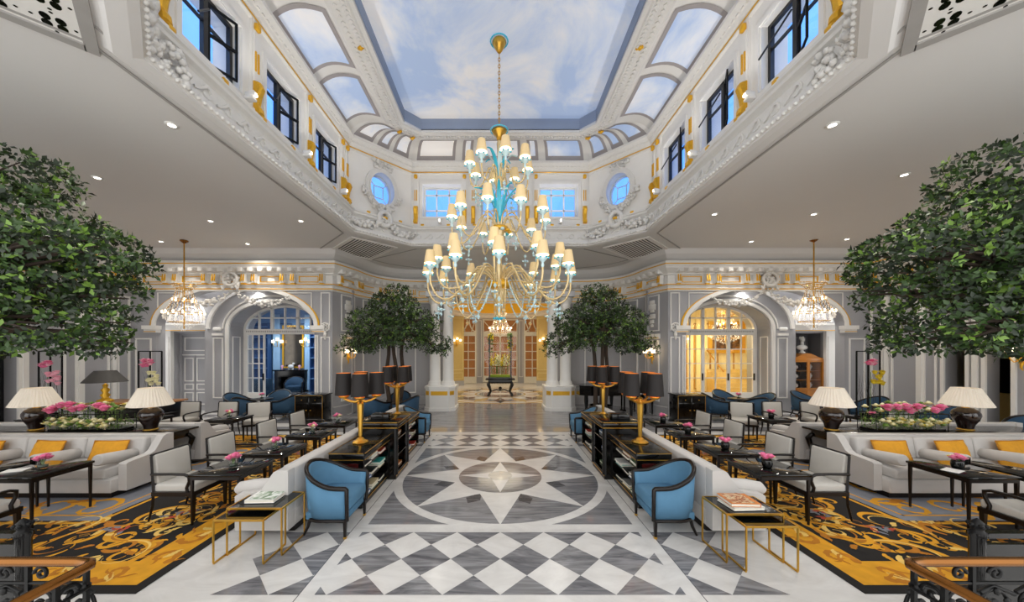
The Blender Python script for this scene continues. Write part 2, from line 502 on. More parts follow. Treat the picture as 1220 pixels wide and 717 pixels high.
# grooves
ce.mt(1)
def cgroove(pts, w=.035, z=CZ - .004, closed=False):
    P = list(pts) + ([pts[0]] if closed else [])
    ce.sweep(P, [(-w / 2, z), (-w / 2, z - .012), (w / 2, z - .012), (w / 2, z)])
for s in (-1, 1):
    cgroove([(s * 11.0, 1.2), (s * 11.0, 10.2), (s * 5.5, 10.2), (s * 4.12, 8.8), (s * 4.12, 3.35), (s * 5.5, 2.0), (s * 5.5, 1.2)])
    cgroove([(s * 3.86, 3.2), (s * 3.86, 8.72), (s * 2.62, 9.96), (0, 9.96)], .03)
ar = [tuple(p) for p in smooth_path([(-4.35, 11.35), (-3.9, 11.95), (-3.2, 12.4), (-2.3, 12.65), (0, 12.75), (2.3, 12.65), (3.2, 12.4), (3.9, 11.95), (4.35, 11.35)], 4)]
cgroove([(2.5, 10.15), (-2.5, 10.15)] + ar, closed=True)
ce.mt(0).sweep(OW, [(.2, CZ), (.2, CZ - .03), (.12, CZ - .05), (-.02, CZ - .05), (-.06, CZ - .02), (-.1, CZ)], closed=True)
struct('ceiling', ce, [M_ceil, M_groove])

# ---- lower edge moulding, frieze and sill of the well
fr = MB()
fr.sweep(OW, [(.2, 5.19), (.23, 5.21), (.23, 5.25), (.17, 5.28), (.14, 5.3), (.12, 5.34), (.1, 5.6), (.13, 5.63), (.18, 5.66), (.19, 5.7), (.22, 5.72), (.22, 5.76), (.12, 5.79), (.05, 5.83), (0, 5.83)], closed=True)
def walk(path, step, closed=False, start=None):
    out = []; pts = list(path) + ([path[0]] if closed else [])
    for a, b in zip(pts[:-1], pts[1:]):
        a = Vector(a); b = Vector(b); L = (b - a).length; n = max(1, round(L / step)); d = (b - a) / L
        for i in range(n):
            out.append((a + d * L * (i + .5) / n, d, L / n))
    return out
for p, d, st_ in walk(offs(OW, .235), .09, True):      # beads
    if p.y > 2.8: fr.ico((p.x, p.y, 5.215), .028)
for p, d, st_ in walk(offs(OW, .115), .34, True):      # running wave relief
    if p.y > 2.9:
        M = Matrix(((d.x, d.y, 0, p.x), (d.y, -d.x, 0, p.y), (0, 0, 1, 5.47), (0, 0, 0, 1)))
        pts = [(-.17 + .17 * i / 5, -.06 + .12 * (i / 5) ** 1.5) for i in range(6)] + [(.07 * cos(a) + .02, .07 * sin(a)) for a in [pi / 2 - .7 * j for j in range(7)]]
        fr.band(pts, .03, .025, M)
fr.mt(1)
for p, d, st_ in walk(OW, .75, True):                  # small gilt leaves on the sill
    if p.y > 3:
        n = Vector((d.y, -d.x)); q = p + n * .2
        fr.rbox((q.x, q.y, 5.77), (.1, .05, .07), .02, rz=atan2(d.y, d.x))
struct(trimname(), fr, [M_plaster, M_gold])

# ---- upper walls with windows
def rect(u0, u1, z0, z1): return [(u0, z0), (u0, z1), (u1, z1), (u1, z0)]
ZW0, ZW1 = 5.8, 7.75
NWIN = [0]
def window(M, u0, u1, z0, z1, cols, rows, fmat, depth, name=None, thick=.04, opened=False):
    NWIN[0] += 1
    mb = MB()
    M2 = M @ T(0, -depth, 0)
    mb.frame(M2, u0, u1, z0, z1, .05, .06)
    for i in range(1, cols): 
        u = lerp(u0, u1, i / cols); mb.bb(u - thick / 2, u + thick / 2, .01, .05, z0, z1, M2)
    for zf in rows:
        z = lerp(z0, z1, zf); mb.bb(u0, u1, .01, .05, z - thick / 2, z + thick / 2, M2)
    if opened:
        uc = (u0 + u1) / 2
        mb.bb(uc - .035, uc + .035, 0, .06, z0, z1, M2)
        mb.tube([M2 @ Vector((uc, .1, z1 - .2)), M2 @ Vector((u0 + .1, .28, (z0 + z1) / 2 - .1))], .014)
    w = struct('window_%d' % NWIN[0], mb, fmat)
    g = MB(); g.bb(u0 + .02, u1 - .02, .02, .03, z0 + .02, z1 - .02, M2)
    g.build('pane', M_clear, w)
    if opened:   # dark casement ajar
        c = MB(); MC = M2 @ T((u0 + u1) / 2 + .05, .03, 0) @ Matrix.Rotation(.5, 4, 'Z')
        c.frame(MC, 0, (u1 - u0) / 2 - .1, z0 + .06, z1 - .06, .03, .025)
        c.bb(0, (u1 - u0) / 2 - .1, 0, .03, (z0 + z1) / 2 - .02, (z0 + z1) / 2 + .02, MC)
        c.build('casement', M_blackm, w)
    return w
M_winw = mat('window_white', '#d9d9d6', .4)
M_winb = mat('window_black', '#1a1a1d', .35)
MF = WP(0, 10.0, 1, 10.0)
wf = MB()
wf.plate(rect(-2.75, 2.75, ZW0, ZW1), [rect(c - .57, c + .57, 6.1, 7.05) for c in (-1.74, 0, 1.74)], .35, MF)
for c in (-1.74, 0, 1.74): wf.frame(MF, c - .65, c + .65, 6.02, 7.13, .07, .03)
struct('wall_well_far', wf, M_trim)
for c in (-1.74, 0, 1.74): window(MF, c - .57, c + .57, 6.1, 7.05, 3, (.27, .76), M_winw, .25)
for s in (-1, 1):
    MS = WP(s * 3.95, 0, s * 3.95, -s)     # u = -s*Y
    ws = MB()
    cs = [-s * c for c in (4.62, 6.12, 7.62)]
    ws.plate(rect(*sorted((-s * 3.3, -s * 8.8)), ZW0, ZW1), [rect(c - .46, c + .46, 6.02, 7.0) for c in cs], .4, MS)
    for c in cs: ws.frame(MS, c - .55, c + .55, 5.94, 7.08, .07, .03)
    struct('wall_well_%s' % SW[s], ws, M_trim)
    for c in cs: window(MS, c - .46, c + .46, 6.02, 7.0, 2, (.62,), M_winb, .16, opened=True, thick=.03)
    # chamfer with oval window
    p0, p1 = ((-3.95, 8.7), (-2.65, 10.0)) if s < 0 else ((2.65, 10.0), (3.95, 8.7))
    MCh = WP(*p0, *p1); L = hypot(1.3, 1.3)
    def oval(rx, rz, n=32): return [(L / 2 + rx * cos(-2 * pi * i / n), 6.58 + rz * sin(-2 * pi * i / n)) for i in range(n)]
    wc = MB(); wc.plate(rect(-.05, L + .05, ZW0, ZW1), [oval(.36, .46)], .35, MCh)
    struct('wall_well_corner_%s' % SW[s], wc, M_trim)
    rg = MB(); ov = oval(.43, .53); ov.append(ov[0]); rg.band(ov, .1, .06, MCh); ov = oval(.36, .46); ov.append(ov[0]); rg.band(ov, .04, .08, MCh)
    struct(trimname(), rg, M_plaster)
    NWIN[0] += 1
    ow = MB(); M2 = MCh @ T(0, -.2, 0)
    ow.plate(oval(.37, .47), [oval(.33, .43)], .05, M2)
    sq = [(L / 2 - .13, 6.42), (L / 2 + .13, 6.42), (L / 2 + .13, 6.74), (L / 2 - .13, 6.74), (L / 2 - .13, 6.42)]
    for a, b in zip(sq[:-1], sq[1:]): ow.tube([M2 @ Vector((a[0], 0, a[1])), M2 @ Vector((b[0], 0, b[1]))], .013)
    for (a, b) in zip(sq[:4], ((-.26, -.3), (.26, -.3), (.26, .3), (-.26, .3))): ow.tube([M2 @ Vector((a[0], 0, a[1])), M2 @ Vector((L / 2 + b[0], 0, 6.58 + b[1]))], .013)
    w = struct('window_%d' % NWIN[0], ow, M_winw)
    g = MB(); g.plate(oval(.34, .44), [], .01, M2 @ T(0, -.02, 0)); g.build('pane', M_clear, w)
    # near chamfer plain
    q0, q1 = ((-2.65, 2.15), (-3.95, 3.45)) if s < 0 else ((3.95, 3.45), (2.65, 2.15))
    wn = MB(); wn.plate(rect(-.05, L + .05, ZW0, ZW1), [], .3, WP(*q0, *q1))
    struct('wall_well_near_%s' % SW[s], wn, M_trim)
# outside of the well windows: glowing courtyard panels, dusk light put into the colour
oc = MB()
oc.bb(-6, 6, 11.6, 11.7, 5.4, 13)
for s in (-1, 1): oc.bb(s * 5.7 - .05, s * 5.7 + .05, 2.5, 11.6, 5.4, 13)
for s in (-1, 1):
    for y in (3.9, 5.4, 6.9, 8.4): oc.mt(1).bb(min(s * 5.5, s * 5.65), max(s * 5.5, s * 5.65), y - .05, y + .05, 5.4, 13)
    for z in (6.2, 7.4, 8.6, 9.8): oc.bb(min(s * 5.55, s * 5.65), max(s * 5.55, s * 5.65), 2.6, 11, z - .04, z + .04)
struct('wall_courtyard', oc, [M_outside, mat('courtyard_frame', '#3f86d8', .7, emit=.45, ecol='#2f74d0')])

# pilasters with gilt ornaments in the well
def pilaster(M, u, w=.17):
    mb = MB(); mb.bb(u - w / 2, u + w / 2, 0, .04, 5.86, 7.5, M); mb.bb(u - w / 2 + .04, u + w / 2 - .04, .04, .055, 6.4, 7.2, M)
    mb.bb(u - w / 2 - .02, u + w / 2 + .02, 0, .07, 5.83, 5.93, M)
    p = struct(trimname(), mb, M_trim)
    g = MB(); pr = [(.05, 6.38), (.12, 6.36), (.15, 6.28), (.1, 6.15), (.08, 6.02), (.13, 5.95), (.14, 5.88), (.05, 5.86)]
    vs = []; fs = []
    for (n, z) in pr:
        vs += [(u - .058, n, z), (u - .03, n + .02, z), (u + .03, n + .02, z), (u + .058, n, z), (u + .058, 0, z), (u - .058, 0, z)]
    for i in range(len(pr) - 1):
        for j in range(6): fs.append((i * 6 + j, i * 6 + (j + 1) % 6, i * 6 + 6 + (j + 1) % 6, i * 6 + 6 + j))
    g.add(vs, fs + [tuple(range(6)), tuple(range(len(vs) - 6, len(vs)))], M)
    g.build('gilt_bracket', M_gold, p)
    g = MB(); g.rbox((u, .07, 7.26), (.1, .08, .12), .03, M=M); g.build('gilt_cap', M_gold, p)
    for du in (-.03, .03):
        g = MB(); g.bb(u + du - .012, u + du + .012, .055, .075, 6.55, 6.86, M); g.build('gilt_bar', M_gold, p)
for u in (-2.5, -1.06, -.8, .8, 1.06, 2.5): pilaster(MF, u)
for s in (-1, 1):
    MS = WP(s * 3.95, 0, s * 3.95, -s)
    for y in (3.85, 5.37, 6.87, 8.3, 8.55): pilaster(MS, -s * y)
# cornice under the cove with gold line
co = MB()
co.sweep(OW, [(0, 7.34), (.05, 7.36), (.05, 7.42), (.08, 7.45), (.1, 7.5), (.16, 7.56), (.2, 7.6), (.2, 7.66), (.1, 7.7), (.05, 7.74), (0, 7.76)], closed=True)
for p, d, st_ in walk(offs(OW, .1), .11, True):
    if p.y > 3.3: co.box((p.x, p.y, 7.535), (.06, .07, .05), atan2(d.y, d.x))
co.mt(1).sweep(OW, [(.055, 7.375), (.062, 7.38), (.062, 7.4), (.055, 7.405)], closed=True)
struct(trimname(), co, [M_plaster, M_gold])
# ---- cove with painted panels
OM = octo(2.92, 2.95, 9.2, .62)
OI = octo(2.42, 3.35, 8.82, .34)
def cov(side, u, v, off=0.0):
    b = Vector(OW[side]).lerp(Vector(OW[(side + 1) % 8]), u); i = Vector(OM[side]).lerp(Vector(OM[(side + 1) % 8]), u)
    p = b.lerp(i, v)
    return (p.x, p.y, lerp(7.73, 7.9, v) + .2 * sin(pi * v ** .8) - off)
cv = MB()
def cpatch(mb, side, u0, u1, v0, v1, off, nv=8):
    vs = []; fs = []
    for i in range(nv + 1):
        v = lerp(v0, v1, i / nv)
        vs += [cov(side, u0, v, off), cov(side, u1, v, off)]
    for i in range(nv): fs.append((2 * i, 2 * i + 1, 2 * i + 3, 2 * i + 2))
    mb.add(vs, fs, None, True)
SPL = {}
longs = [(.0, .13), (.16, .385), (.425, .665), (.705, .95)]
SPL[1] = [(.06, .34), (.41, .6), (.67, .94)]
SPL[2] = [(.03, .245), (.285, .345), (.385, .615), (.655, .715), (.755, .97)]
SPL[3] = [(1 - b, 1 - a) for a, b in SPL[1][::-1]]
SPL[0] = longs
SPL[4] = [(1 - b, 1 - a) for a, b in longs[::-1]]
SPL[5] = SPL[7] = [(.06, .34), (.41, .6), (.67, .94)]
SPL[6] = SPL[2]
M_lav = mat('cove_grey_frame', '#aaa4a4', .6)
for side in range(8):
    cv.mt(0); cpatch(cv, side, 0, 1, 0, 1, 0)
    edges = [0]
    for (a, b) in SPL[side]:
        L = (Vector(OW[side]) - Vector(OW[(side + 1) % 8])).length
        g = .085 / L
        cv.mt(1); cpatch(cv, side, a, b, .02, .95, .012)
        cv.mt(2); cpatch(cv, side, a + g, b - g, .13, .86, .02)
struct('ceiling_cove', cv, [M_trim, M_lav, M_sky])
# inner leaf border
ib = MB()
for side in range(8):
    a, b = OM[side], OM[(side + 1) % 8]; c, d = OI[(side + 1) % 8], OI[side]
    def at(t, e): 
        p = Vector(a).lerp(Vector(d), t) if e == 0 else Vector(b).lerp(Vector(c), t)
        return p
    prof = [(0, 7.9), (.12, 7.88), (.14, 7.85), (.5, 7.85), (.54, 7.81), (.8, 7.8), (.86, 7.83), (1, 7.84), (1, 7.92)]
    vs = []; fs = []
    for t, z in prof:
        p, q = at(t, 0), at(t, 1); vs += [(p.x, p.y, z), (q.x, q.y, z)]
    for i in range(len(prof) - 1): fs.append((2 * i, 2 * i + 1, 2 * i + 3, 2 * i + 2))
    ib.add(vs, fs)
    for t, sz, step in ((.34, .035, .1), (.68, .03, .08)):
        p, q = at(t, 0), at(t, 1); L = (q - p).length; n = max(1, int(L / step))
        for i in range(n):
            w = p.lerp(q, (i + .5) / n)
            if w.y > 3.6: ib.box((w.x, w.y, 7.845 if t < .5 else 7.795), (.055, .055, sz), atan2(*(q - p).yx) + .78)
ib.mt(1)
for x, y in ((-2.62, 8.72), (-2.35, 8.98), (2.62, 8.72), (2.35, 8.98), (-2.62, 6.3), (2.62, 6.3)): 
    ib.ico((x, y, 7.78), .045); ib.ico((x + .04, y, 7.8), .035); ib.ico((x - .04, y + .03, 7.8), .035)
struct(trimname(), ib, [M_plaster, M_gold])
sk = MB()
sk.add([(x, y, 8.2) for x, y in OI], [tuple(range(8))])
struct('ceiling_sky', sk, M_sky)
rv = MB()
rv.add([(x, y, 7.9) for x, y in OI] + [(x, y, 8.2) for x, y in OI], [(i, (i + 1) % 8, (i + 1) % 8 + 8, i + 8) for i in range(8)])
struct(trimname(), rv, mat('painted_sky_edge', '#8f9cb4', .8, var=.2, scale=1))

# ---- main walls
def wallplate(name, M, outline, holes=(), t=.3, m=M_wall):
    mb = MB(); mb.plate(outline, holes, t, M); return struct(name, mb, m)
MFR = WP(0, 10.6, 1, 10.6)
ARC = 8.37; AHW = 2.5
for s in (-1, 1):
    a = arch(s * ARC, AHW, 0, 2.9, 1.2, 28)
    x0, x1 = sorted((s * 11.75, s * 5.3))
    wallplate('wall_front_%s' % SW[s], MFR, [(x0, 0), (x0, CZ), (x1, CZ), (x1, 0)][0:0] + [(x0, CZ), (x1, CZ), (x1, 0)] + a[::-1] + [(x0, 0)])
    # gold-edged archivolt and imposts
    mb = MB()
    A = arch(s * ARC, AHW + .06, 2.9, 2.9, 1.26, 28)
    mb.band(A[1:-1], .12, .04, MFR)
    mb.mt(1); A = arch(s * ARC, AHW + .15, 2.9, 2.9, 1.3, 40)
    mb.band(A[1:-1], .045, .03, MFR)
    for du in (-AHW - .14, AHW + .14):
        u = s * ARC + du
        mb.mt(0).bb(u - .22, u + .22, -.1, .1, 2.78, 2.9, MFR); mb.bb(u - .19, u + .19, -.1, .06, 2.68, 2.78, MFR)
        mb.mt(1).bb(u - .19, u + .19, .06, .07, 2.7, 2.72, MFR)
    struct(trimname(), mb, [M_trim, M_gold])
    # panel mouldings on the spandrels and piers
    mb = MB()
    for (u0, u1, z0, z1) in ((5.36, 5.66, .5, 2.55), (5.36, 5.66, 2.75, 3.95), (5.74, 5.84, .5, 2.6), (11.0, 11.5, .5, 2.5)):
        u0, u1 = sorted((s * u0, s * u1)); mb.frame(MFR, u0, u1, z0, z1, .035, .03)
    for u in (s * 5.51,):     # rosette with drop
        mb.tube([MFR @ Vector((u + .13 * cos(t * pi / 8), .04, 2.85 + .13 * sin(t * pi / 8))) for t in range(16)], .025, closed=True)
        for t in range(6): mb.ico(MFR @ Vector((u + .07 * cos(t * pi / 3), .04, 2.85 + .07 * sin(t * pi / 3))), .035)
        mb.ico(MFR @ Vector((u, .04, 2.62)), .06, sq=(1, 1, 1.8)); mb.ico(MFR @ Vector((u, .04, 2.5)), .035, sq=(1, 1, 1.8))
    for sg, ux in ((1, 5.95), (-1, 10.8)):
        pts = [(ux, 3.1), (ux, 3.92), (ux + sg * 1.5, 3.92)] if True else 0
        pts = [(s * (ux), 3.25), (s * ux, 3.93), (s * (ux + sg * 1.05), 3.93), (s * (ux + sg * .5), 3.7), (s * (ux + sg * .14), 3.35), (s * ux, 3.25)]
        mb.band(pts, .03, .025, MFR)
    struct(trimname(), mb, M_trim)
    # side wall with the openings
    MSW = WP(s * 11.6, 0, s * 11.6, -s)
    ou = [rect(*sorted((-s * 8.35, -s * 8.75)), .9, 2.9), rect(*sorted((-s * 7.6, -s * 8.0)), .05, 2.9)] if s > 0 else [rect(*sorted((-s * 7.5, -s * 8.05)), .05, 2.6)]
    wallplate('wall_%s' % SW[s], MSW, rect(*sorted((-s * 1.5, -s * 10.75)), 0, CZ), ou)
    mb = MB()
    for (y0, y1, z1) in ((10.15, 10.5, 3.8), (9.3, 9.95, 3.8), (8.9, 9.2, 3.8), (6.5, 7.2, 3.8), (5.2, 6.3, 3.8), (3.4, 5.0, 3.8)):
        u0, u1 = sorted((-s * y0, -s * y1)); mb.frame(MSW, u0, u1, .55, z1, .05, .035)
    for y in (10.05, 9.25, 8.17):
        mb.bb(-s * y - .05, -s * y + .05, 0, .07, .1, 3.98, MSW)
    for u in ou:
        mb.frame(MSW, u[0][0] - .07, u[2][0] + .07, u[0][1] - .07, u[1][1] + .07, .07, .05)
    mb.bb(*sorted((-s * 1.6, -s * 10.6)), 0, .04, .001, .25, MSW)
    struct('trim_panels_%s' % SW[s], mb, M_trim)
    # rooms beyond the side openings
    rm = MB(); xo = s * 13.3
    rm.mt(0 if s < 0 else 1).bb(xo - .05, xo + .05, 5.5, 9.6, .001, 3.4)
    rm.mt(0); rm.bb(*sorted((s * 11.9, xo)), 5.5, 5.55, .001, 3.4); rm.bb(*sorted((s * 11.9, xo)), 9.6, 9.65, .001, 3.4); rm.bb(*sorted((s * 11.9, xo)), 5.5, 9.65, 3.4, 3.5)
    struct('wall_side_room_%s' % SW[s], rm, [M_wall, mat('warm_light_yellow', '#d8b970', .6)])  # right room wall yellowed to carry its warm light
# centre bay wall following the curve
cw = MB()
cwp = [p for p in WPATH[2:-2]]
L_ = [p for p in halfs] + [(-2.15, 13.3)]
for s in (-1, 1):
    pts = L_ if s < 0 else [(-x, y) for x, y in L_[::-1]]
    mb = MB(); mb.sweep(pts, [(0, 0), (0, CZ)]); mb.sweep(pts, [(.03, 0), (.03, .3), (.01, .33), (0, .33)])
    xj = s * 2.15
    mb.bb(*sorted((xj, xj + s * .05)), 13.3, 13.7, 0, 4.05)
    struct('wall_bay_%s' % SW[s], mb, M_wall)
    # mouldings on the bay: framed panels, urn relief
    tr = MB()
    def onp(x0, y0, x1, y1): return WP(x0, y0, x1, y1) if s < 0 else WP(-x1, y1, -x0, y0)
    for (a, b) in (((-5.2, 10.9), (-5.03, 11.6)), ((-4.95, 12.0), (-4.55, 12.75)), ((-4.1, 13.06), (-3.3, 13.27))):
        Mx = onp(*a, *b); L = hypot(b[0] - a[0], b[1] - a[1])
        tr.frame(Mx, .03, L - .03, .45, 2.45, .04, .04); tr.frame(Mx, .03, L - .03, 2.75, 3.95, .035, .04)
        tr.bb(0, L, 0, .07, 2.5, 2.66, Mx)
        # urn relief
        for (z, w, h) in ((2.95, .12, .1), (3.08, .2, .14), (3.25, .3, .16), (3.42, .2, .08), (3.56, .34, .2), (3.72, .24, .14)):
            tr.rbox((L / 2, .03, z), (w, .06, h), .03, M=Mx)
        tr.mt(1).bb(0, L, .07, .08, 2.52, 2.54, Mx); tr.mt(0)
    struct(trimname(), tr, [M_trim, M_gold])
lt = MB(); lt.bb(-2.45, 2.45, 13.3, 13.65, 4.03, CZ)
struct('wall_bay_lintel', lt, mat('dark_grey_paint', '#8e8e90', .55))  # lintel in a darker grey than the walls
# ---- big cornice
cn = MB()
PR = [(0, 3.98), (.06, 4.0), (.06, 4.06), (.03, 4.08), (.03, 4.15), (.1, 4.17), (.1, 4.2), (.04, 4.22), (.04, 4.48), (.1, 4.5), (.1, 4.54), (.3, 4.66), (.32, 4.7), (.36, 4.74), (.36, 4.86), (.1, 4.87)]
cn.sweep(WPATH, PR)
cn.mt(1)
cn.sweep(WPATH, [(.362, 4.755), (.37, 4.76), (.37, 4.785), (.362, 4.79)]); cn.sweep(WPATH, [(.062, 4.03), (.07, 4.035), (.07, 4.06), (.062, 4.065)]); cn.sweep(WPATH, [(.102, 4.175), (.11, 4.18), (.11, 4.2), (.102, 4.2)])
def pathwalk(path, step):
    pts = [Vector(p) for p in path]; acc = [0]
    for a, b in zip(pts[:-1], pts[1:]): acc.append(acc[-1] + (b - a).length)
    n = int(acc[-1] / step); out = []
    for i in range(n):
        t = (i + .5) * acc[-1] / n
        k = max(j for j in range(len(acc) - 1) if acc[j] <= t)
        d = (pts[k + 1] - pts[k]).normalized()
        out.append((pts[k] + d * (t - acc[k]), d))
    return out
def modillion(p, d):
    M = Matrix(((d.x, d.y, 0, p.x), (d.y, -d.x, 0, p.y), (0, 0, 1, 0), (0, 0, 0, 1)))
    cn.mt(0).rbox((0, .2, 4.6), (.15, .26, .13), .03, M=M)
    cn.mt(2).bb(-.11, .11, .035, .06, 4.5, 4.56, M)
for seg in ([(-11.6, 4.2), (-11.6, 10.4)], [(-11.5, 10.6), (-5.4, 10.6)], halfs + [(-x, y) for x, y in halfs[::-1]], [(5.4, 10.6), (11.5, 10.6)], [(11.6, 10.4), (11.6, 4.2)]):
    for p, d in pathwalk(seg, .3): modillion(p, d)
    for p, d in pathwalk(seg, 1.14):
        M = Matrix(((d.x, d.y, 0, p.x), (d.y, -d.x, 0, p.y), (0, 0, 1, 0), (0, 0, 0, 1)))
        cn.mt(0).frame(M, -.33, .33, 4.24, 4.46, .02, .07)
        cn.mt(1).frame(M, -.31, .31, 4.25, 4.45, .025, .075)
        for u in (-.45, .45):
            cn.mt(0).box((u, .11, 4.36), (.13, .14, .28), M=M)
            cn.mt(1)
            for du in (-.035, .035): cn.box((u + du, .19, 4.38), (.035, .03, .22), M=M, rx=.15)
            cn.bb(u - .06, u + .06, .1, .17, 4.17, 4.21, M)
struct(trimname(), cn, [M_trim, M_gold, M_groove])
# ---- plaster garlands
def garland(mb, M, pts, sag, r, n=26):
    for (a, b) in zip(pts[:-1], pts[1:]):
        for i in range(n):
            t = (i + .5) / n
            u = lerp(a[0], b[0], t); z = lerp(a[1], b[1], t) - sag * 4 * t * (1 - t)
            for k in range(3):
                rr = r * (1.1 - abs(t - .5))
                mb.ico(M @ Vector((u + random.uniform(-rr, rr), .05 + random.uniform(0, rr), z + random.uniform(-rr, rr))), rr * random.uniform(.5, .75), jit=.2)
for s in (-1, 1):
    g = MB(); c = s * (ARC - .0)
    garland(g, MFR, [(c - 1.75, 3.78), (c, 4.02), (c + 1.75, 3.78)], .32, .085)
    for k in range(40):
        a = random.uniform(0, 2 * pi); q = random.uniform(.05, .3)
        g.ico(MFR @ Vector((c + q * cos(a) * .9, .12 + random.uniform(0, .08), 4.3 + q * sin(a))), random.uniform(.03, .07), jit=.2)
    g.tube([MFR @ Vector((c + .22 * cos(t * pi / 10), .2, 4.33 + .2 * sin(t * pi / 10))) for t in range(20)], .05, closed=True)
    for k in (-1, 1): g.tube([MFR @ Vector((c + k * (.1 + .15 * t / 6), .2, 4.2 - .02 * t + .1 * sin(t))) for t in range(8)], .03)
    struct(trimname(), g, M_plaster)
    # round-window garland
    p0, p1 = ((-3.95, 8.7), (-2.65, 10.0)) if s < 0 else ((2.65, 10.0), (3.95, 8.7))
    MCh = WP(*p0, *p1); L = 1.84
    g = MB()
    garland(g, MCh, [(L / 2 - .5, 6.38), (L / 2 + .5, 6.38)], .34, .09, 24)
    for k in (-.52, .52): 
        for q in range(8): g.ico(MCh @ Vector((L / 2 + k + random.uniform(-.06, .06), .06, 6.42 + random.uniform(-.06, .06))), .05, jit=.2)
    for q in range(26): g.ico(MCh @ Vector((L / 2 + random.uniform(-.3, .3), .05, 7.22 + random.uniform(-.09, .12))), random.uniform(.03, .06), jit=.2)
    M3 = MCh @ T(0, .12, 0)
    garland(g, M3, [(-.1, 5.6), (L / 2, 5.72), (L + .1, 5.6)], .22, .09, 22)
    g.tube([M3 @ Vector((L / 2 + .17 * cos(t * pi / 8), .08, 5.72 + .19 * sin(t * pi / 8))) for t in range(16)], .065, closed=True)
    for k in (-.1, L + .1):
        for q in range(14): g.ico(M3 @ Vector((k + random.uniform(-.05, .05), .05, 5.6 - .02 * q)), .05, jit=.2)
    g.mt(1).rbox((L / 2, .1, 5.74), (.12, .06, .07), .02, M=M3)
    struct(trimname(), g, [M_plaster, M_gold])
    # near corner foliage
    q0, q1 = ((-2.65, 2.15), (-3.95, 3.45)) if s < 0 else ((3.95, 3.45), (2.65, 2.15))
    g = MB(); Mn = WP(*q0, *q1) @ T(0, .15, 0)
    c = L - .0 if s < 0 else 0
    for q in range(240):
        t = random.random(); z = lerp(5.3, 6.2, t)
        g.ico(Mn @ Vector((c + random.uniform(-.35, .1) * (1 if s < 0 else -1), random.uniform(-.05, .12), z)), random.uniform(.03, .07), jit=.25)
    MS = WP(s * 3.95, 0, s * 3.95, -s)
    for q in range(60): g.ico(MS @ Vector((-s * (3.5 + random.random() * .5), .2 + random.uniform(-.03, .06), 5.35 + random.uniform(-.12, .2))), random.uniform(.025, .05), jit=.25)
    struct(trimname(), g, M_plaster)

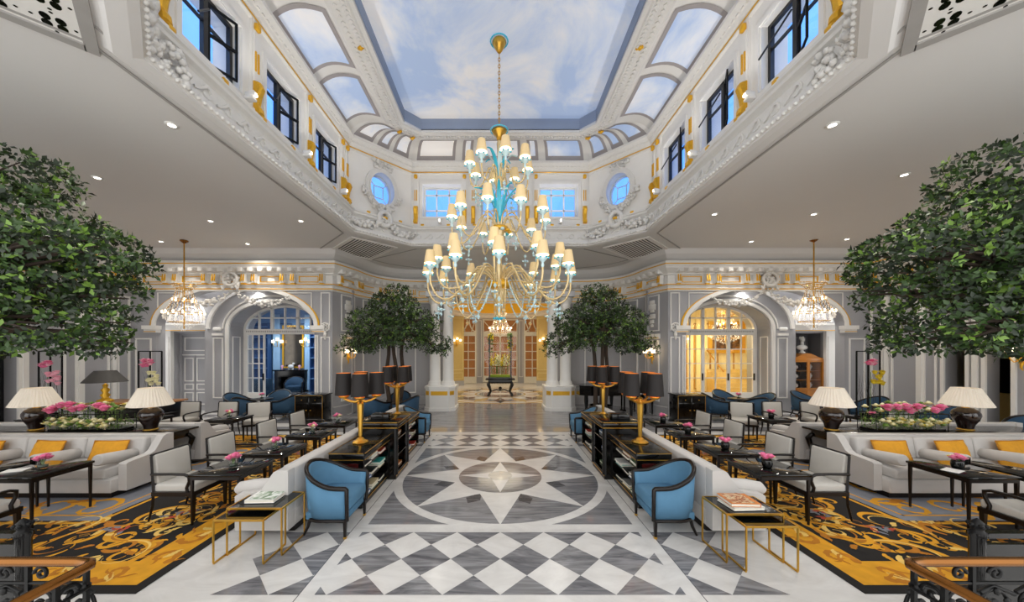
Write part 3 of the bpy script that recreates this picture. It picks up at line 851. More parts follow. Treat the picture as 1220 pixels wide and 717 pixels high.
# ---- alcoves behind the front arches
AC0 = 7.71; IH = 1.47; YI = 11.4; YW = 12.0
for s in (-1, 1):
    MI = WP(0, YI, 1, YI); MO = WP(0, 11.7, 1, 11.7)
    AC = s * AC0
    a = arch(AC, IH, 0, 2.85, .88, 22)
    x0, x1 = sorted((s * 10.02, s * 5.0))
    wallplate('wall_alcove_%s' % SW[s], MI, [(x0, 4.4), (x1, 4.4), (x1, 0)] + a[::-1] + [(x0, 0)], [], .12)
    x2, x3 = sorted((s * 9.9, s * 12.0)); n0, n1 = sorted((s * 11.35, s * 10.3))
    wallplate('wall_alcove_outer_%s' % SW[s], MO, [(x2, 4.4), (x3, 4.4), (x3, 0), (n1, 0), (n1, 2.72), (n0, 2.72), (n0, 0), (x2, 0)], [], .2)
    vb = MB()
    A = arch(AC, IH, 0, 2.85, .88, 22)
    vb.add([(p[0], YI + .12, p[1]) for p in A] + [(p[0], 12.5, p[1]) for p in A], [(i, i + 1, i + 1 + len(A), i + len(A)) for i in range(len(A) - 1)])
    vb.bb(*sorted((s * 9.92, s * 10.015)), YI + .02, 11.69, 0.002, 4.3)
    vb.mt(1)
    B = arch(AC, IH + .08, .02, 2.85, .96, 22); vb.band(B, .1, .05, MI)
    B = arch(AC, IH + .22, 2.7, 2.85, 1.12, 22); vb.band(B[1:-1], .04, .04, MI)
    B = arch(AC, IH + .72, 2.7, 2.85, 1.5, 22); vb.band(B[1:-1], .12, .06, MI)
    for sg in (-1, 1):
        u0, u1 = sorted((AC + sg * (IH + .22), AC + sg * (IH + .56)))
        vb.frame(MI, u0, u1, .5, 2.55, .035, .03)
        vb.bb(u0 - .02, u1 + .02, 0, .05, 2.62, 2.7, MI); vb.rbox(((u0 + u1) / 2, .05, 2.84), (.26, .1, .12), .04, M=MI)
        Mj = WP(AC + IH, 11.95, AC + IH, YI) if sg > 0 else WP(AC - IH, YI, AC - IH, 11.95)
        vb.frame(Mj, .1, .45, .4, 2.6, .03, .02)
    struct('wall_vault_%s' % SW[s], vb, [M_wall, M_trim])
    cc = MB(); cc.bb(*sorted((s * 4.9, s * 12)), 10.85, 11.75, 4.2, 4.3)
    struct('ceiling_corridor_%s' % SW[s], cc, M_trim)
    ll = thing('skylight_panel', 'lit white gridded skylight over the %s alcove arch' % SW[s], 'skylight', (s * 9.15, 11.15, 4.2))
    q = MB(); q.bb(-.95, .95, -.22, .25, -.03, -.005); q.build('diffuser', mat('skylight_glow', '#ffffff', .5, emit=1.3, ecol='#ffffff'), ll)
    q = MB()
    for i in range(8): q.bb(-.95 + i * 1.9 / 7 - .012, -.95 + i * 1.9 / 7 + .012, -.23, .26, -.045, -.03)
    for y in (-.22, .015, .25): q.bb(-.95, .95, y - .015, y + .015, -.045, -.03)
    q.build('frame', M_trim, ll)
    en = MB()
    u0, u1 = sorted((s * 11.9, s * 10.03))
    en.bb(u0, u1, 0, .22, 2.78, 2.98, MO); en.bb(u0, u1, 0, .28, 2.98, 3.05, MO)
    en.mt(1).bb(u0, u1, .22, .23, 2.79, 2.81, MO)
    en.mt(0)
    A = arch(s * 10.85, .66, 3.05, 3.1, .75, 16); en.band(A[1:-1], .07, .05, MO); A = arch(s * 10.85, .46, 3.12, 3.2, .45, 16); en.band(A, .035, .04, MO)
    u0, u1 = sorted((s * 11.9, s * 11.37)) if s < 0 else sorted((s * 11.25, s * 11.95))
    en.bb(u0, u1, 0, .12, 0.002, 2.78, MO); en.frame(MO @ T(0, .12, 0), u0 + .06, u1 - .06, .45, 2.6, .03, .02)
    struct(trimname(), en, [M_trim, M_gold])
    MWn = WP(0, YW, 1, YW)
    st_ = MB(); st_.bb(*sorted((s * (AC0 - IH), s * (AC0 + IH))), YI + .1, 12.5, .001, .2); st_.mt(1).bb(*sorted((s * (AC0 - IH), s * (AC0 + IH))), YI + .09, YI + .1, .17, .19)
    struct(trimname(), st_, [M_mw, M_gold])
    Z0 = .2
    A2 = arch(AC, IH - .09, Z0 + .02, 2.85, .8, 22)
    tr = MB()
    O = arch(AC, IH, Z0, 2.85, .88, 22)
    tr.plate([O[0]] + O[1:-1] + [O[-1], A2[-1]] + A2[1:-1][::-1] + [A2[0]], [], .1, MWn)
    l, r = AC - IH + .09, AC + IH - .09
    tr.bb(l, r, -.1, .02, 2.7, 2.88, MWn)
    for i in range(40): tr.mt(1).bb(l + .03 + i * (r - l - .06) / 40, l + .03 + i * (r - l - .06) / 40 + .03, .02, .03, 2.77, 2.82, MWn)
    tr.mt(0)
    def topz(u): return 2.85 + .8 * sqrt(max(0, 1 - ((u - AC) / (IH - .09)) ** 2))
    for k in range(1, 6):
        u = lerp(l, r, k / 6); w = .05 if k in (2, 4) else .022
        tr.bb(u - w, u + w, -.08, 0, 2.86, topz(u) + .02, MWn)
    zt = 3.28; wt = (IH - .09) * sqrt(1 - ((zt - 2.85) / .8) ** 2)
    tr.bb(AC - wt, AC + wt, -.08, 0, zt - .02, zt + .02, MWn)
    leafs = [(0, 1.45)] if s < 0 else [(0, 2), (2, 4), (4, 6)]
    NWIN[0] += 1
    w = struct('window_%d' % NWIN[0], tr, [M_trim, M_groove])
    gl = MB(); gl.plate(arch(AC, IH - .1, 2.88, 2.88, .76, 22)[1:-1], [], .01, MWn @ T(0, -.04, 0)); gl.build('fanlight_pane', M_clear, w)
    for k, (i0, i1) in enumerate(leafs):
        d = MB(); a0, a1 = lerp(l, r, i0 / 6), lerp(l, r, i1 / 6)
        d.frame(MWn @ T(0, -.06, 0), a0, a1, Z0, 2.72, .055, .06)
        d.bb(a0 + .05, a1 - .05, -.05, -.01, Z0 + .05, .62, MWn)
        d.frame(MWn @ T(0, -.02, 0), a0 + .1, a1 - .1, Z0 + .12, .54, .025, .02)
        n = 3 if s < 0 else 2
        for j in range(1, n):
            u = lerp(a0, a1, j / n); d.bb(u - .015, u + .015, -.06, -.01, .62, 2.7, MWn)
        for j in range(1, 4):
            z = lerp(.62, 2.68, j / 4); d.bb(a0, a1, -.06, -.01, z - .015, z + .015, MWn)
        dd = struct('door_%d' % (10 + k + (5 if s > 0 else 0)), d, M_trim)
        gg = MB(); gg.bb(a0 + .05, a1 - .05, -.05, -.04, .62, 2.68, MWn); gg.build('pane', M_clear, dd)
        hh = MB(); hh.bb(a1 - .05, a1 - .02, 0, .05, 1.05, 1.3, MWn); hh.build('handle', M_blackm, dd)
# left niche door
MD = WP(0, 11.92, 1, 11.92)
dm = MB(); dm.bb(-11.36, -10.29, -.05, 0, .0, 2.74, MD); dm.frame(MD, -11.34, -10.31, .0, 2.72, .08, .06)
for (u0, u1, z0, z1) in ((-11.2, -10.42, 2.1, 2.58), (-11.2, -10.87, 1.02, 1.86), (-10.77, -10.42, 1.02, 1.86), (-11.2, -10.87, .72, .94), (-10.77, -10.42, .72, .94), (-11.2, -10.87, .2, .64), (-10.77, -10.42, .2, .64)):
    dm.mt(1).frame(MD, u0, u1, z0, z1, .035, .02)
dm.bb(-11.26, -10.38, 0, .035, 1.94, 1.98, MD)
dm.mt(0).bb(-10.825, -10.815, 0, .03, .05, 1.94, MD)
struct('door_1', dm, [M_wall, M_trim])
# right niche back
nb = MB(); nb.bb(10.2, 11.5, -.75, -.7, 0, 2.85, WP(0, 11.7, 1, 11.7))
nb.bb(10.2, 10.3, -.72, -.2, 0, 2.85, WP(0, 11.7, 1, 11.7)); nb.bb(11.36, 11.5, -.72, -.2, 0, 2.85, WP(0, 11.7, 1, 11.7)); nb.bb(10.2, 11.5, -.72, -.2, 2.73, 2.85, WP(0, 11.7, 1, 11.7))
nb.mt(1).frame(WP(0, 12.38, 1, 12.38), 10.4, 11.25, .5, 2.6, .03, .02)
struct('wall_niche', nb, [mat('niche_grey', '#77777a', .6), M_wall])

# ---- rooms behind the alcoves
M_bluewall = mat('blue_room_paint', '#6b93bd', .5, emit=.05)  # faint glow mixed into the wall colour
M_bluedk = mat('blue_room_dark', '#3f6291', .5)  # darker blue for mouldings and shelving
M_goldwall = mat('gold_room_paint', '#f4e6b4', .55, emit=.12, ecol='#ffe08a')  # wall colour with added glow, as if lit
for s in (-1, 1):
    rm = MB(); a, b = sorted((s * 5.3, s * 12.2)); y0, y1 = 12.5, 15.8
    rm.bb(a, b, y1, y1 + .1, 0.002, 4.3); rm.bb(a - .1, a, y0, y1, 0.002, 4.3); rm.bb(b, b + .1, y0, y1, 0.002, 4.3); rm.bb(a, b, y0, y1, 4.3, 4.4)
    rm.mt(1).bb(a, b, y0, y1, .0015, .2)
    rm.mt(0)
    Mb = WP(0, y1, 1, y1)
    for k in range(7):
        u = a + .5 + k * 1.1
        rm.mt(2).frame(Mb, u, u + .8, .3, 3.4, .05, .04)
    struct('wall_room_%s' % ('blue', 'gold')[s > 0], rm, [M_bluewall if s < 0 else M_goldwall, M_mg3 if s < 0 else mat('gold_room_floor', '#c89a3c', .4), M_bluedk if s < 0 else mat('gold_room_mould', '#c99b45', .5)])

# ---- columns on pedestals at the bay opening
for s in (-1, 1):
    M0 = T(s * 2.12, 12.15, 0)
    pd = MB()
    c = .38; hw = .52; hd = .5
    oc8 = [(-hw, -hd + c * .5), (-hw + c * .5, -hd), (hw - c * .5, -hd), (hw, -hd + c * .5), (hw, hd), (-hw, hd)]
    def pris(mb, P, z0, z1, sc=1.0):
        vs = [(x * sc, y * sc, z0) for x, y in P] + [(x * sc, y * sc, z1) for x, y in P]; n = len(P)
        mb.add(vs, [(i, (i + 1) % n, (i + 1) % n + n, i + n) for i in range(n)] + [tuple(range(n))[::-1], tuple(range(n, 2 * n))], M0)
    pris(pd, oc8, 0.002, .12, 1.06); pris(pd, oc8, .12, .78); pris(pd, oc8, .78, .86, 1.05)
    Mp = WP(s * 2.12, 12.15 - hd, s * 2.12 + 1, 12.15 - hd)
    pd.mt(1).bb(-.29, .29, 0, .012, .56, .7, Mp); pd.mt(0).frame(Mp, -.31, .31, .54, .72, .02, .015)
    for sg in (-1, 1):
        x0_, y0_ = s * 2.12 + sg * (hw - c * .25), 12.15 - hd + c * .25
        Mq = WP(x0_, y0_, x0_ + .7, y0_ + sg * .7)
        pd.mt(1).bb(-.09, .09, 0, .012, .56, .7, Mq)
    root = struct(trimname(), pd, [M_trim, M_gold])
    for dx in (-.24, .24):
        k = MB()
        k.lathe([(.25, .86), (.25, .92), (.23, .94), (.24, .98), (.205, 1.02), (.195, 1.06), (.19, 2.2), (.165, 3.7), (.18, 3.72), (.165, 3.76), (.2, 3.8), (.23, 3.9), (.25, 3.92), (.25, 4.02)], (s * 2.12 + dx, 12.15, 0), 20)
        k.build('column', M_trim, root)
    e = MB(); e.bb(s * 2.12 - .5, s * 2.12 + .5, 11.8, 13.3, 4.02, 4.2); e.build('entablature', M_wall, root)

# ---- entrance hall beyond
ent = smooth_path([(-3.6, 13.5), (-3.9, 16.0), (-3.5, 18.6), (-2.95, 20.2), (-2.3, 21.6), (-1.2, 22.4), (0, 22.6)], 5)
ent = [tuple(p) for p in ent]; ent = ent + [(-x, y) for x, y in ent[:-1][::-1]]
eh = MB(); eh.sweep(ent, [(0, 0), (0, 4.3)], smooth=True)
struct('wall_entrance', eh, mat('entrance_grey', '#cfccc6', .5))
eg = MB(); eg.mt(1).sweep(ent, [(0, 4.24), (.1, 4.26), (.14, 4.34), (.08, 4.4), (.1, 4.5), (.18, 4.55), (.18, 4.6), (.1, 4.62)], smooth=False)
eg.mt(0).sweep(ent, [(.1, 4.62), (.16, 4.7), (.3, 4.9), (.55, 5.1), (.9, 5.25), (1.3, 5.32)], smooth=True)
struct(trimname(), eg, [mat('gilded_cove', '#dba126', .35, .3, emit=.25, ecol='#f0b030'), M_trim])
ec = MB(); ec.bb(-4, 4, 13.5, 23, 5.34, 5.45); struct('ceiling_entrance', ec, M_trim)
sk2 = thing('ceiling_light', 'round glowing crystal ceiling light in the golden cove above the entrance', 'ceiling light', (0, 19.6, 5.33))
q = MB(); q.lathe([(0, -.25), (.7, -.2), (1.2, -.1), (1.3, 0)], n=28, caps=False); q.build('diffuser', mat('entrance_glow', '#fff6e4', .5, emit=2.5, ecol='#fff0d2'), sk2)
q = MB()
for i in range(60):
    a = i * 2.4; r = 1.25 * sqrt(i / 60); q.octa((r * cos(a), r * sin(a), -.28), .03, .06)
q.build('crystals', M_crystal, sk2, kind='stuff')
M_mustard = mat('mustard_panel', '#c9ae6c', .55)
for s in (-1, 1):
    # mustard panel facing the room
    p0, p1 = ((-3.05, 20.0), (-2.2, 20.35)) if s < 0 else ((2.2, 20.35), (3.05, 20.0))
    Mx = WP(*p0, *p1); L = .92
    mb = MB(); mb.bb(0, L, -.1, 0, .002, 4.2, Mx); mb.mt(1).frame(Mx, .06, L - .06, .95, 4.1, .04, .025); mb.frame(Mx, .06, L - .06, .4, .8, .04, .025)
    mb.mt(2).bb(0, L, 0, .02, .002, .3, Mx)
    struct('trim_mustard_%s' % SW[s], mb, [M_mustard, mat('pale_gold_line', '#dcc98c', .5), M_wall])
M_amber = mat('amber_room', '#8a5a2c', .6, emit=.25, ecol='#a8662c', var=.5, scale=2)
def entdoor(n, c, y, w, h, cols, rows, tr):
    Mx = WP(0, y, 1, y)
    mb = MB(); mb.frame(Mx, c - w / 2, c + w / 2, .03, h, .09, .08); mb.frame(Mx, c - w / 2, c + w / 2, h + .1, tr, .07, .08)
    mb.bb(c - w / 2 + .05, c + w / 2 - .05, 0, .06, .05, .45, Mx); mb.bb(c - w / 2, c + w / 2, 0, .1, h - .02, h + .12, Mx)
    for i in range(1, cols):
        u = lerp(c - w / 2, c + w / 2, i / cols); t = .05 if cols == 4 and i == 2 else .025
        mb.bb(u - t, u + t, 0, .06, .4, h, Mx)
    for j in range(1, rows): mb.bb(c - w / 2, c + w / 2, 0, .06, lerp(.45, h, j / rows) - .025, lerp(.45, h, j / rows) + .025, Mx)
    for sg in (-1, 1):
        pts = [(c + sg * (w / 2 - .05 - (w / 2 - .12) * sin(t * pi / 16)), h + .2 + (tr - h - .3) * (1 - cos(t * pi / 16))) for t in range(9)]
        mb.band(pts, .07, .06, Mx)
        pts = [(c + sg * (w / 2 - .05), tr - .1), (c + sg * w * .2, h + .2)]
        mb.band(pts, .05, .06, Mx)
    d = struct('door_%d' % n, mb, mat('door_cream', '#e0dccf', .45))
    g = MB(); g.bb(c - w / 2 + .04, c + w / 2 - .04, .02, .03, .45, tr - .04, Mx); g.build('pane', M_clear, d)
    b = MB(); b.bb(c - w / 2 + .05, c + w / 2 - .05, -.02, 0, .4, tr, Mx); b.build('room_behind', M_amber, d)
    return d
entdoor(2, 0, 22.3, 2.3, 3.15, 4, 5, 4.2)
entdoor(3, -2.05, 21.55, 1.05, 3.15, 2, 5, 4.2)
entdoor(4, 2.05, 21.55, 1.05, 3.15, 2, 5, 4.2)
for s in (-1, 1):
    Mx = WP(s * 1.36, 22.1, s * 1.36 + 1, 22.1)
    mb = MB(); mb.bb(-.2, .2, 0, .12, .002, 4.2, Mx); mb.mt(1).frame(Mx @ T(0, .12, 0), -.14, .14, .4, 4.1, .03, .02)
    struct(trimname(), mb, [M_wall, M_trim])

# ================================================================== FURNITURE
ORD = ['first', 'second', 'third', 'fourth', 'fifth']
# ---- carpets
M_cblack = mat('carpet_black', '#15110f', .95, var=.3, scale=40)
M_cgold = mat('carpet_gold', '#d99a1c', .95, var=.3, scale=7)
M_cgold2 = mat('carpet_amber', '#b87414', .95, var=.3, scale=9)
M_cyel = mat('carpet_straw', '#e8c268', .95, var=.2, scale=9)
M_cgrey = mat('carpet_bluegrey', '#7d8089', .95, var=.15, scale=5)
M_cred = mat('carpet_rose', '#b5482f', .95, var=.4, scale=12)
ZC = [0.0]
def acanthus(mb, cx, cy, r, turns, ph, dr, w, z, col, z0r=.12):
    n = int(30 * turns); pts = []; ws = []
    for i in range(n + 1):
        t = i / n
        rr = r * (1 - t) ** .8 + r * z0r * t
        a = ph + dr * 2 * pi * turns * t
        pts.append((cx + rr * cos(a), cy + rr * sin(a)))
        ws.append(w * (1.05 - .6 * t) * (.62 + .5 * abs(sin(9.5 * pi * t * turns))))
    ZC[0] += 4e-6
    mb.mt(col).strip(pts, ws, z + ZC[0])
    return pts
def leafspray(mb, x, y, a, L, w, z, col):
    pts = []; ws = []
    for i in range(13):
        t = i / 12; b = a + .9 * sin(t * 2.2)
        pts.append((x + L * t * cos(b), y + L * t * sin(b))); ws.append(w * sin(pi * min(1, t + .08)) * (.7 + .45 * abs(sin(5 * pi * t))))
    ZC[0] += 4e-6
    mb.mt(col).strip(pts, ws, z + ZC[0])
def carpet(s):
    cb = MB(); rnd = random.Random(5); ZC[0] = 0.0
    X0, X1, Y0, Y1 = 3.15, 10.2, 2.9, 8.4
    def q(x0, x1, y0, y1, z, m):
        cb.mt(m).add([(s * x0, y0, z), (s * x1, y0, z), (s * x1, y1, z), (s * x0, y1, z)], [(0, 1, 2, 3)])
    q(X0, X1, Y0, Y1, .009, 0)
    cb.sweep([(s * x, y) for x, y in ((X0, Y0), (X0, Y1), (X1, Y1), (X1, Y0), (X0, Y0))], [(0, 0.003), (0, .009)])
    cb.mt(0).add([(s * X0, Y0, .003), (s * X1, Y0, .003), (s * X1, Y1, .003), (s * X0, Y1, .003)], [(0, 1, 2, 3)])
    z = .0102
    # gold outer band
    b = .1; g = .34
    for (x0, x1, y0, y1) in ((X0 + b, X1 - b, Y0 + b, Y0 + b + g), (X0 + b, X1 - b, Y1 - b - g, Y1 - b), (X0 + b, X0 + b + g, Y0 + b + g, Y1 - b - g), (X1 - b - g, X1 - b, Y0 + b + g, Y1 - b - g)): q(x0, x1, y0, y1, z, 1)
    for i in range(15):                      # shells in the band
        for (x, y) in ((X0 + .5 + i * .5, Y0 + b + .17), (X0 + b + .17, Y0 + .5 + i * .38)):
            if y > Y1 - .3 or x > X1 - .3: continue
            acanthus(cb, s * x, y, .14, .9, rnd.random() * 6, 1, .035, z + .0012, 2)
            leafspray(cb, s * x, y, rnd.random() * 6, .18, .03, z + .0022, 3); leafspray(cb, s * (x + .1), y + .05, rnd.random() * 6, .2, .012, z + .0024, 2); leafspray(cb, s * (x - .1), y - .06, rnd.random() * 6, .18, .012, z + .0024, 2)
            leafspray(cb, s * x, y, rnd.random() * 6, .14, .012, z + .0026, 2)
    # grey centre with gold line
    ix, iy, iy1 = 4.9, 4.05, 7.25
    q(ix, X1 - 1.2, iy, iy1, z, 1); q(ix + .05, X1 - 1.2, iy + .05, iy1 - .05, z + .001, 0); q(ix + .08, X1 - 1.2, iy + .08, iy1 - .08, z + .002, 4)
    q(ix + .2, X1 - 1.2, iy + .2, iy + .23, z + .003, 1); q(ix + .2, ix + .23, iy + .2, iy1 - .2, z + .003, 1)
    zc = z + .0035
    for i in range(7):
        for j in range(5):
            x = ix + .5 + i * .62 + (j % 2) * .3; y = iy + .42 + j * .62
            dr = 1 if (i + j) % 2 else -1
            acanthus(cb, s * x, y, .3, 1.1, rnd.random() * 6, dr, .04, zc, 1)
            leafspray(cb, s * (x + .1), y, rnd.random() * 6, .42, .06, zc + .0006, 3 if j % 2 else 1)
            leafspray(cb, s * (x + .25), y + .2, rnd.random() * 6, .36, .05, zc + .001, 2)
    # black border with big scrolls
    zb = z + .0005
    spots = [(X0 + .95 + i * .82, 3.72 + (.1 if i % 2 else -.02)) for i in range(7)] + [(4.15 + (.12 if i % 2 else -.14), 4.45 + i * .72) for i in range(5)] + [(3.75 + .0, 4.1 + i * .85) for i in range(5)] + [(X0 + .9 + i * .8, 7.7) for i in range(8)]
    def hook(x, y, a, L, w, col, zz, curl):
        pts = []; ws = []; px_, py_ = x, y; n = 22
        for i in range(n + 1):
            t = i / n; pts.append((px_, py_)); ws.append(w * (sin(pi * min(1, t + .1)) * .75 + .3) * (.75 + .3 * abs(sin(7 * t))) * (1 - .5 * t))
            b_ = a + curl * (t ** 1.6) * 4.6; px_ += L / n * cos(b_); py_ += L / n * sin(b_)
        if max(abs(p[0]) for p in pts) > X1 or min(abs(p[0]) for p in pts) < X0 + .42: return
        ZC[0] += 4e-6; cb.mt(col).strip(pts, ws, zz + ZC[0])
    for k, (x, y) in enumerate(spots):
        dr = 1 if k % 2 else -1; a0 = k * 1.3
        hook(s * x, y, a0, 1.1, .05, 1, zb, dr); hook(s * x, y, a0 + .05, .95, .014, 3, zb + .0008, dr)
        hook(s * x, y, a0 + pi, 1.0, .05, 1, zb, dr); hook(s * x, y, a0 + pi, .8, .013, 2, zb + .0008, dr)
        for q_ in range(10):
            hook(s * (x + rnd.uniform(-.42, .42)), y + rnd.uniform(-.36, .36), rnd.random() * 6, rnd.uniform(.4, .7), .034, (1, 2, 1, 3)[q_ % 4], zb + .0002, rnd.choice((-1.3, 1.3)))
        for q_ in range(9):
            a = a0 + q_ * .7; leafspray(cb, s * x + .28 * cos(a), y + .28 * sin(a), a + dr * .8, .17, .028, zb + .0003, (1, 3, 2)[q_ % 3])
        for q_ in range(5): hook(s * (x + rnd.uniform(-.35, .35)), y + rnd.uniform(-.35, .35), rnd.random() * 6, .35, .011, 0, zb + .0014, rnd.choice((-1.2, 1.2)))
        if k % 3 == 0:
            for q_ in range(9): leafspray(cb, s * (x + .4 + rnd.uniform(-.12, .12)), y + .2 + rnd.uniform(-.1, .1), rnd.random() * 6, .12, .022, zb + .0012, 5 if q_ % 2 else 4)
    o = cb.build('carpet', [M_cblack, M_cgold, M_cgold2, M_cyel, M_cgrey, M_cred])
    tag(o, 'black and gold scroll carpet with grey centre under the %s seating group' % SW[s], 'carpet')
for s in (-1, 1): carpet(s)

# ---- sofas (front = -Y)
def make_sofa(label, w, n, loc, rz, d=.76, roll=True, group=None):
    t = thing('sofa', label, 'sofa', loc, rz, group)
    b = MB(); b.bb(-w / 2 + .03, w / 2 - .03, -d / 2 + .04, d / 2 - .02, .012, .09); b.build('plinth', M_wood, t)
    b = MB(); b.rbox((0, 0, .18), (w, d, .19), .02); b.build('base', M_sofa, t)
    b = MB(); b.rbox((0, d / 2 - .07, .51), (w, .14, .5), .03); b.tube([(-w / 2 + .02, d / 2 - .135, .745), (w / 2 - .02, d / 2 - .135, .745)], .01); b.build('back', M_sofa, t)
    cw_ = (w - .22) / n
    for i in range(n):
        x = -w / 2 + .11 + cw_ * (i + .5)
        q = MB(); q.rbox((x, -.06, .345), (cw_ - .008, d - .16, .15), .035, 5); q.build('seat_cushion', M_sofa, t)
        q = MB(); q.rbox((x, d / 2 - .19, .565), (cw_ - .008, .13, .33), .04, 5, rx=-.16); q.build('back_cushion', M_sofa, t)
    for sg in (-1, 1):
        q = MB()
        prof = [(-d / 2 + .1, .09), (-d / 2 + .1, .47), (-d / 2 + .12, .49), (d / 2 - .36, .52), (d / 2 - .3, .55), (d / 2 - .17, .74), (d / 2 - .13, .762), (d / 2 - .004, .762), (d / 2 - .004, .09)]
        M = WP(sg * w / 2, 0, sg * w / 2, sg) if sg > 0 else WP(sg * w / 2 - 0, 0, sg * w / 2, -1)
        # u runs along +-Y
        pr = [(sg * y, z) for y, z in prof]
        if sg > 0: M = Matrix(((0, -1, 0, w / 2), (1, 0, 0, 0), (0, 0, 1, 0), (0, 0, 0, 1)))
        else: M = Matrix(((0, 1, 0, -w / 2), (-1, 0, 0, 0), (0, 0, 1, 0), (0, 0, 0, 1)))
        q.plate(pr if sg > 0 else pr, [], .12, M @ T(0, .12 if False else 0, 0))
        q.build('arm', M_sofa, t)
        if roll:
            q = MB(); x = sg * (w / 2 - .05)
            q.tube([(x, -d / 2 + .02, .47), (x, -d / 2 + .05, .5), (x, -d / 2 + .2, .53), (x, d / 2 - .36, .545), (x, d / 2 - .28, .58)], [.06, .075, .075, .07, .04], 12); q.build('arm_roll', M_sofa, t)
    return t
# long aisle sofas, backs to the bookcases
for s in (-1, 1):
    make_sofa('long grey upholstered aisle sofa backing onto the %s row of bookcases' % SW[s], 4.35, 5, (s * 2.72, 6.05, 0), -s * pi / 2 * -1 if False else (s * pi / 2), d=.7)
    make_sofa('long pale grey sofa facing the stairs with mustard cushions, %s of the aisle' % SW[s], 3.95, 4, (s * 7.48, 5.14, 0), 0, d=.8, roll=False)
    make_sofa('pale grey sofa facing the %s alcove, back to the dark console' % SW[s], 3.9, 4, (s * 7.62, 6.62, 0), pi, d=.8)
# ---- cushions and bolsters on the front sofas
def pillow_mesh(mb, w, h, t, n=8):
    vs = []; fs = []
    for side in (1, -1):
        o = len(vs)
        for i in range(n + 1):
            for j in range(n + 1):
                u = -1 + 2 * i / n; v = -1 + 2 * j / n
                pinch = 1 - .09 * (abs(u) ** 3 * 0 + (1 - u * u) * abs(v) ** 2)
                x = u * w / 2 * (1 - .06 * (1 - v * v)); z = v * h / 2 * (1 - .08 * (1 - u * u))
                y = side * t / 2 * max(0, (1 - u ** 4) * (1 - v ** 4)) ** .6 + random.uniform(-.004, .004)
                vs.append((x, y, z))
        for i in range(n):
            for j in range(n):
                a = o + i * (n + 1) + j; f = (a, a + 1, a + n + 2, a + n + 1)
                fs.append(f if side < 0 else f[::-1])
    mb.add(vs, fs, None, True)
POSW = {-1: ['at the right end of the left front sofa', 'second from the aisle on the left front sofa', 'third from the aisle on the left front sofa'],
        1: ['at the left end of the right front sofa', 'second from the aisle on the right front sofa', 'third from the aisle on the right front sofa']}
pil0 = bol0 = None
for s in (-1, 1):
    for k, (px, bx) in enumerate(((6.05, 5.72), (7.0, 6.62), (7.95, 7.55))):
        X = s * px
        if pil0 is None:
            pil0 = thing('throw_pillow', 'x', 'cushion')
            b = MB(); pillow_mesh(b, .52, .3, .15); b.build('cover', M_yellow, pil0)
            b = MB(); b.tube([(x * .255, 0, z * .145) for x, z in ((-1, -1), (0, -.93), (1, -1), (.95, 0), (1, 1), (0, .93), (-1, 1), (-.95, 0))], .011, 5, True); b.build('fringe', mat('mustard_fringe', '#b5780f', .8, var=.3, scale=40), pil0)
            bol0 = thing('bolster', 'x', 'cushion')
            b = MB(); b.tube([(0, -.29, 0), (0, -.28, 0), (0, .28, 0), (0, .29, 0)], [.07, .082, .082, .07], 14); b.build('cover', M_sofa, bol0)
            b = MB(); b.tube([(0, -.293, 0), (0, -.283, 0)], .03, 10); b.build('button', M_sofa, bol0)
            p, q = pil0, bol0
        else: p, q = dup(pil0), dup(bol0)
        p.location = (X, 5.19, .565); p.rotation_euler = (-.35, 0, s * .1 * (1 if k else -.5)); p['label'] = 'mustard velvet cushion with corded edge, ' + POSW[s][k]; p['group'] = 'mustard cushions on the front sofas'
        q.location = (s * bx, 5.02, .52); q.rotation_euler = (-.12, 0, s * -.12); q['label'] = 'grey fabric bolster lying front to back, ' + POSW[s][k]; q['group'] = 'bolsters on the front sofas'

# ---- console tables between the back-to-back sofas
for s in (-1, 1):
    t = thing('console_table', 'long black lacquered console with curved legs between the %s back-to-back sofas' % SW[s], 'table', (s * 7.5, 5.88, 0))
    b = MB(); b.rbox((0, 0, .7), (3.9, .62, .04), .012); b.build('tabletop', M_black, t)
    b = MB(); b.bb(-1.85, 1.85, -.22, .22, .56, .68); b.build('apron', M_black, t)
    for sx in (-1, 1):
        for sy in (-1, 1):
            b = MB(); x = sx * 1.85; b.tube([(x, sy * .2, .6), (x + sx * .04, sy * .24, .52), (x, sy * .22, .35), (x - sx * .02, sy * .17, .18), (x, sy * .2, .05), (x, sy * .22, .012)], [.035, .045, .035, .025, .03, .035], 8); b.build('leg', M_black, t)
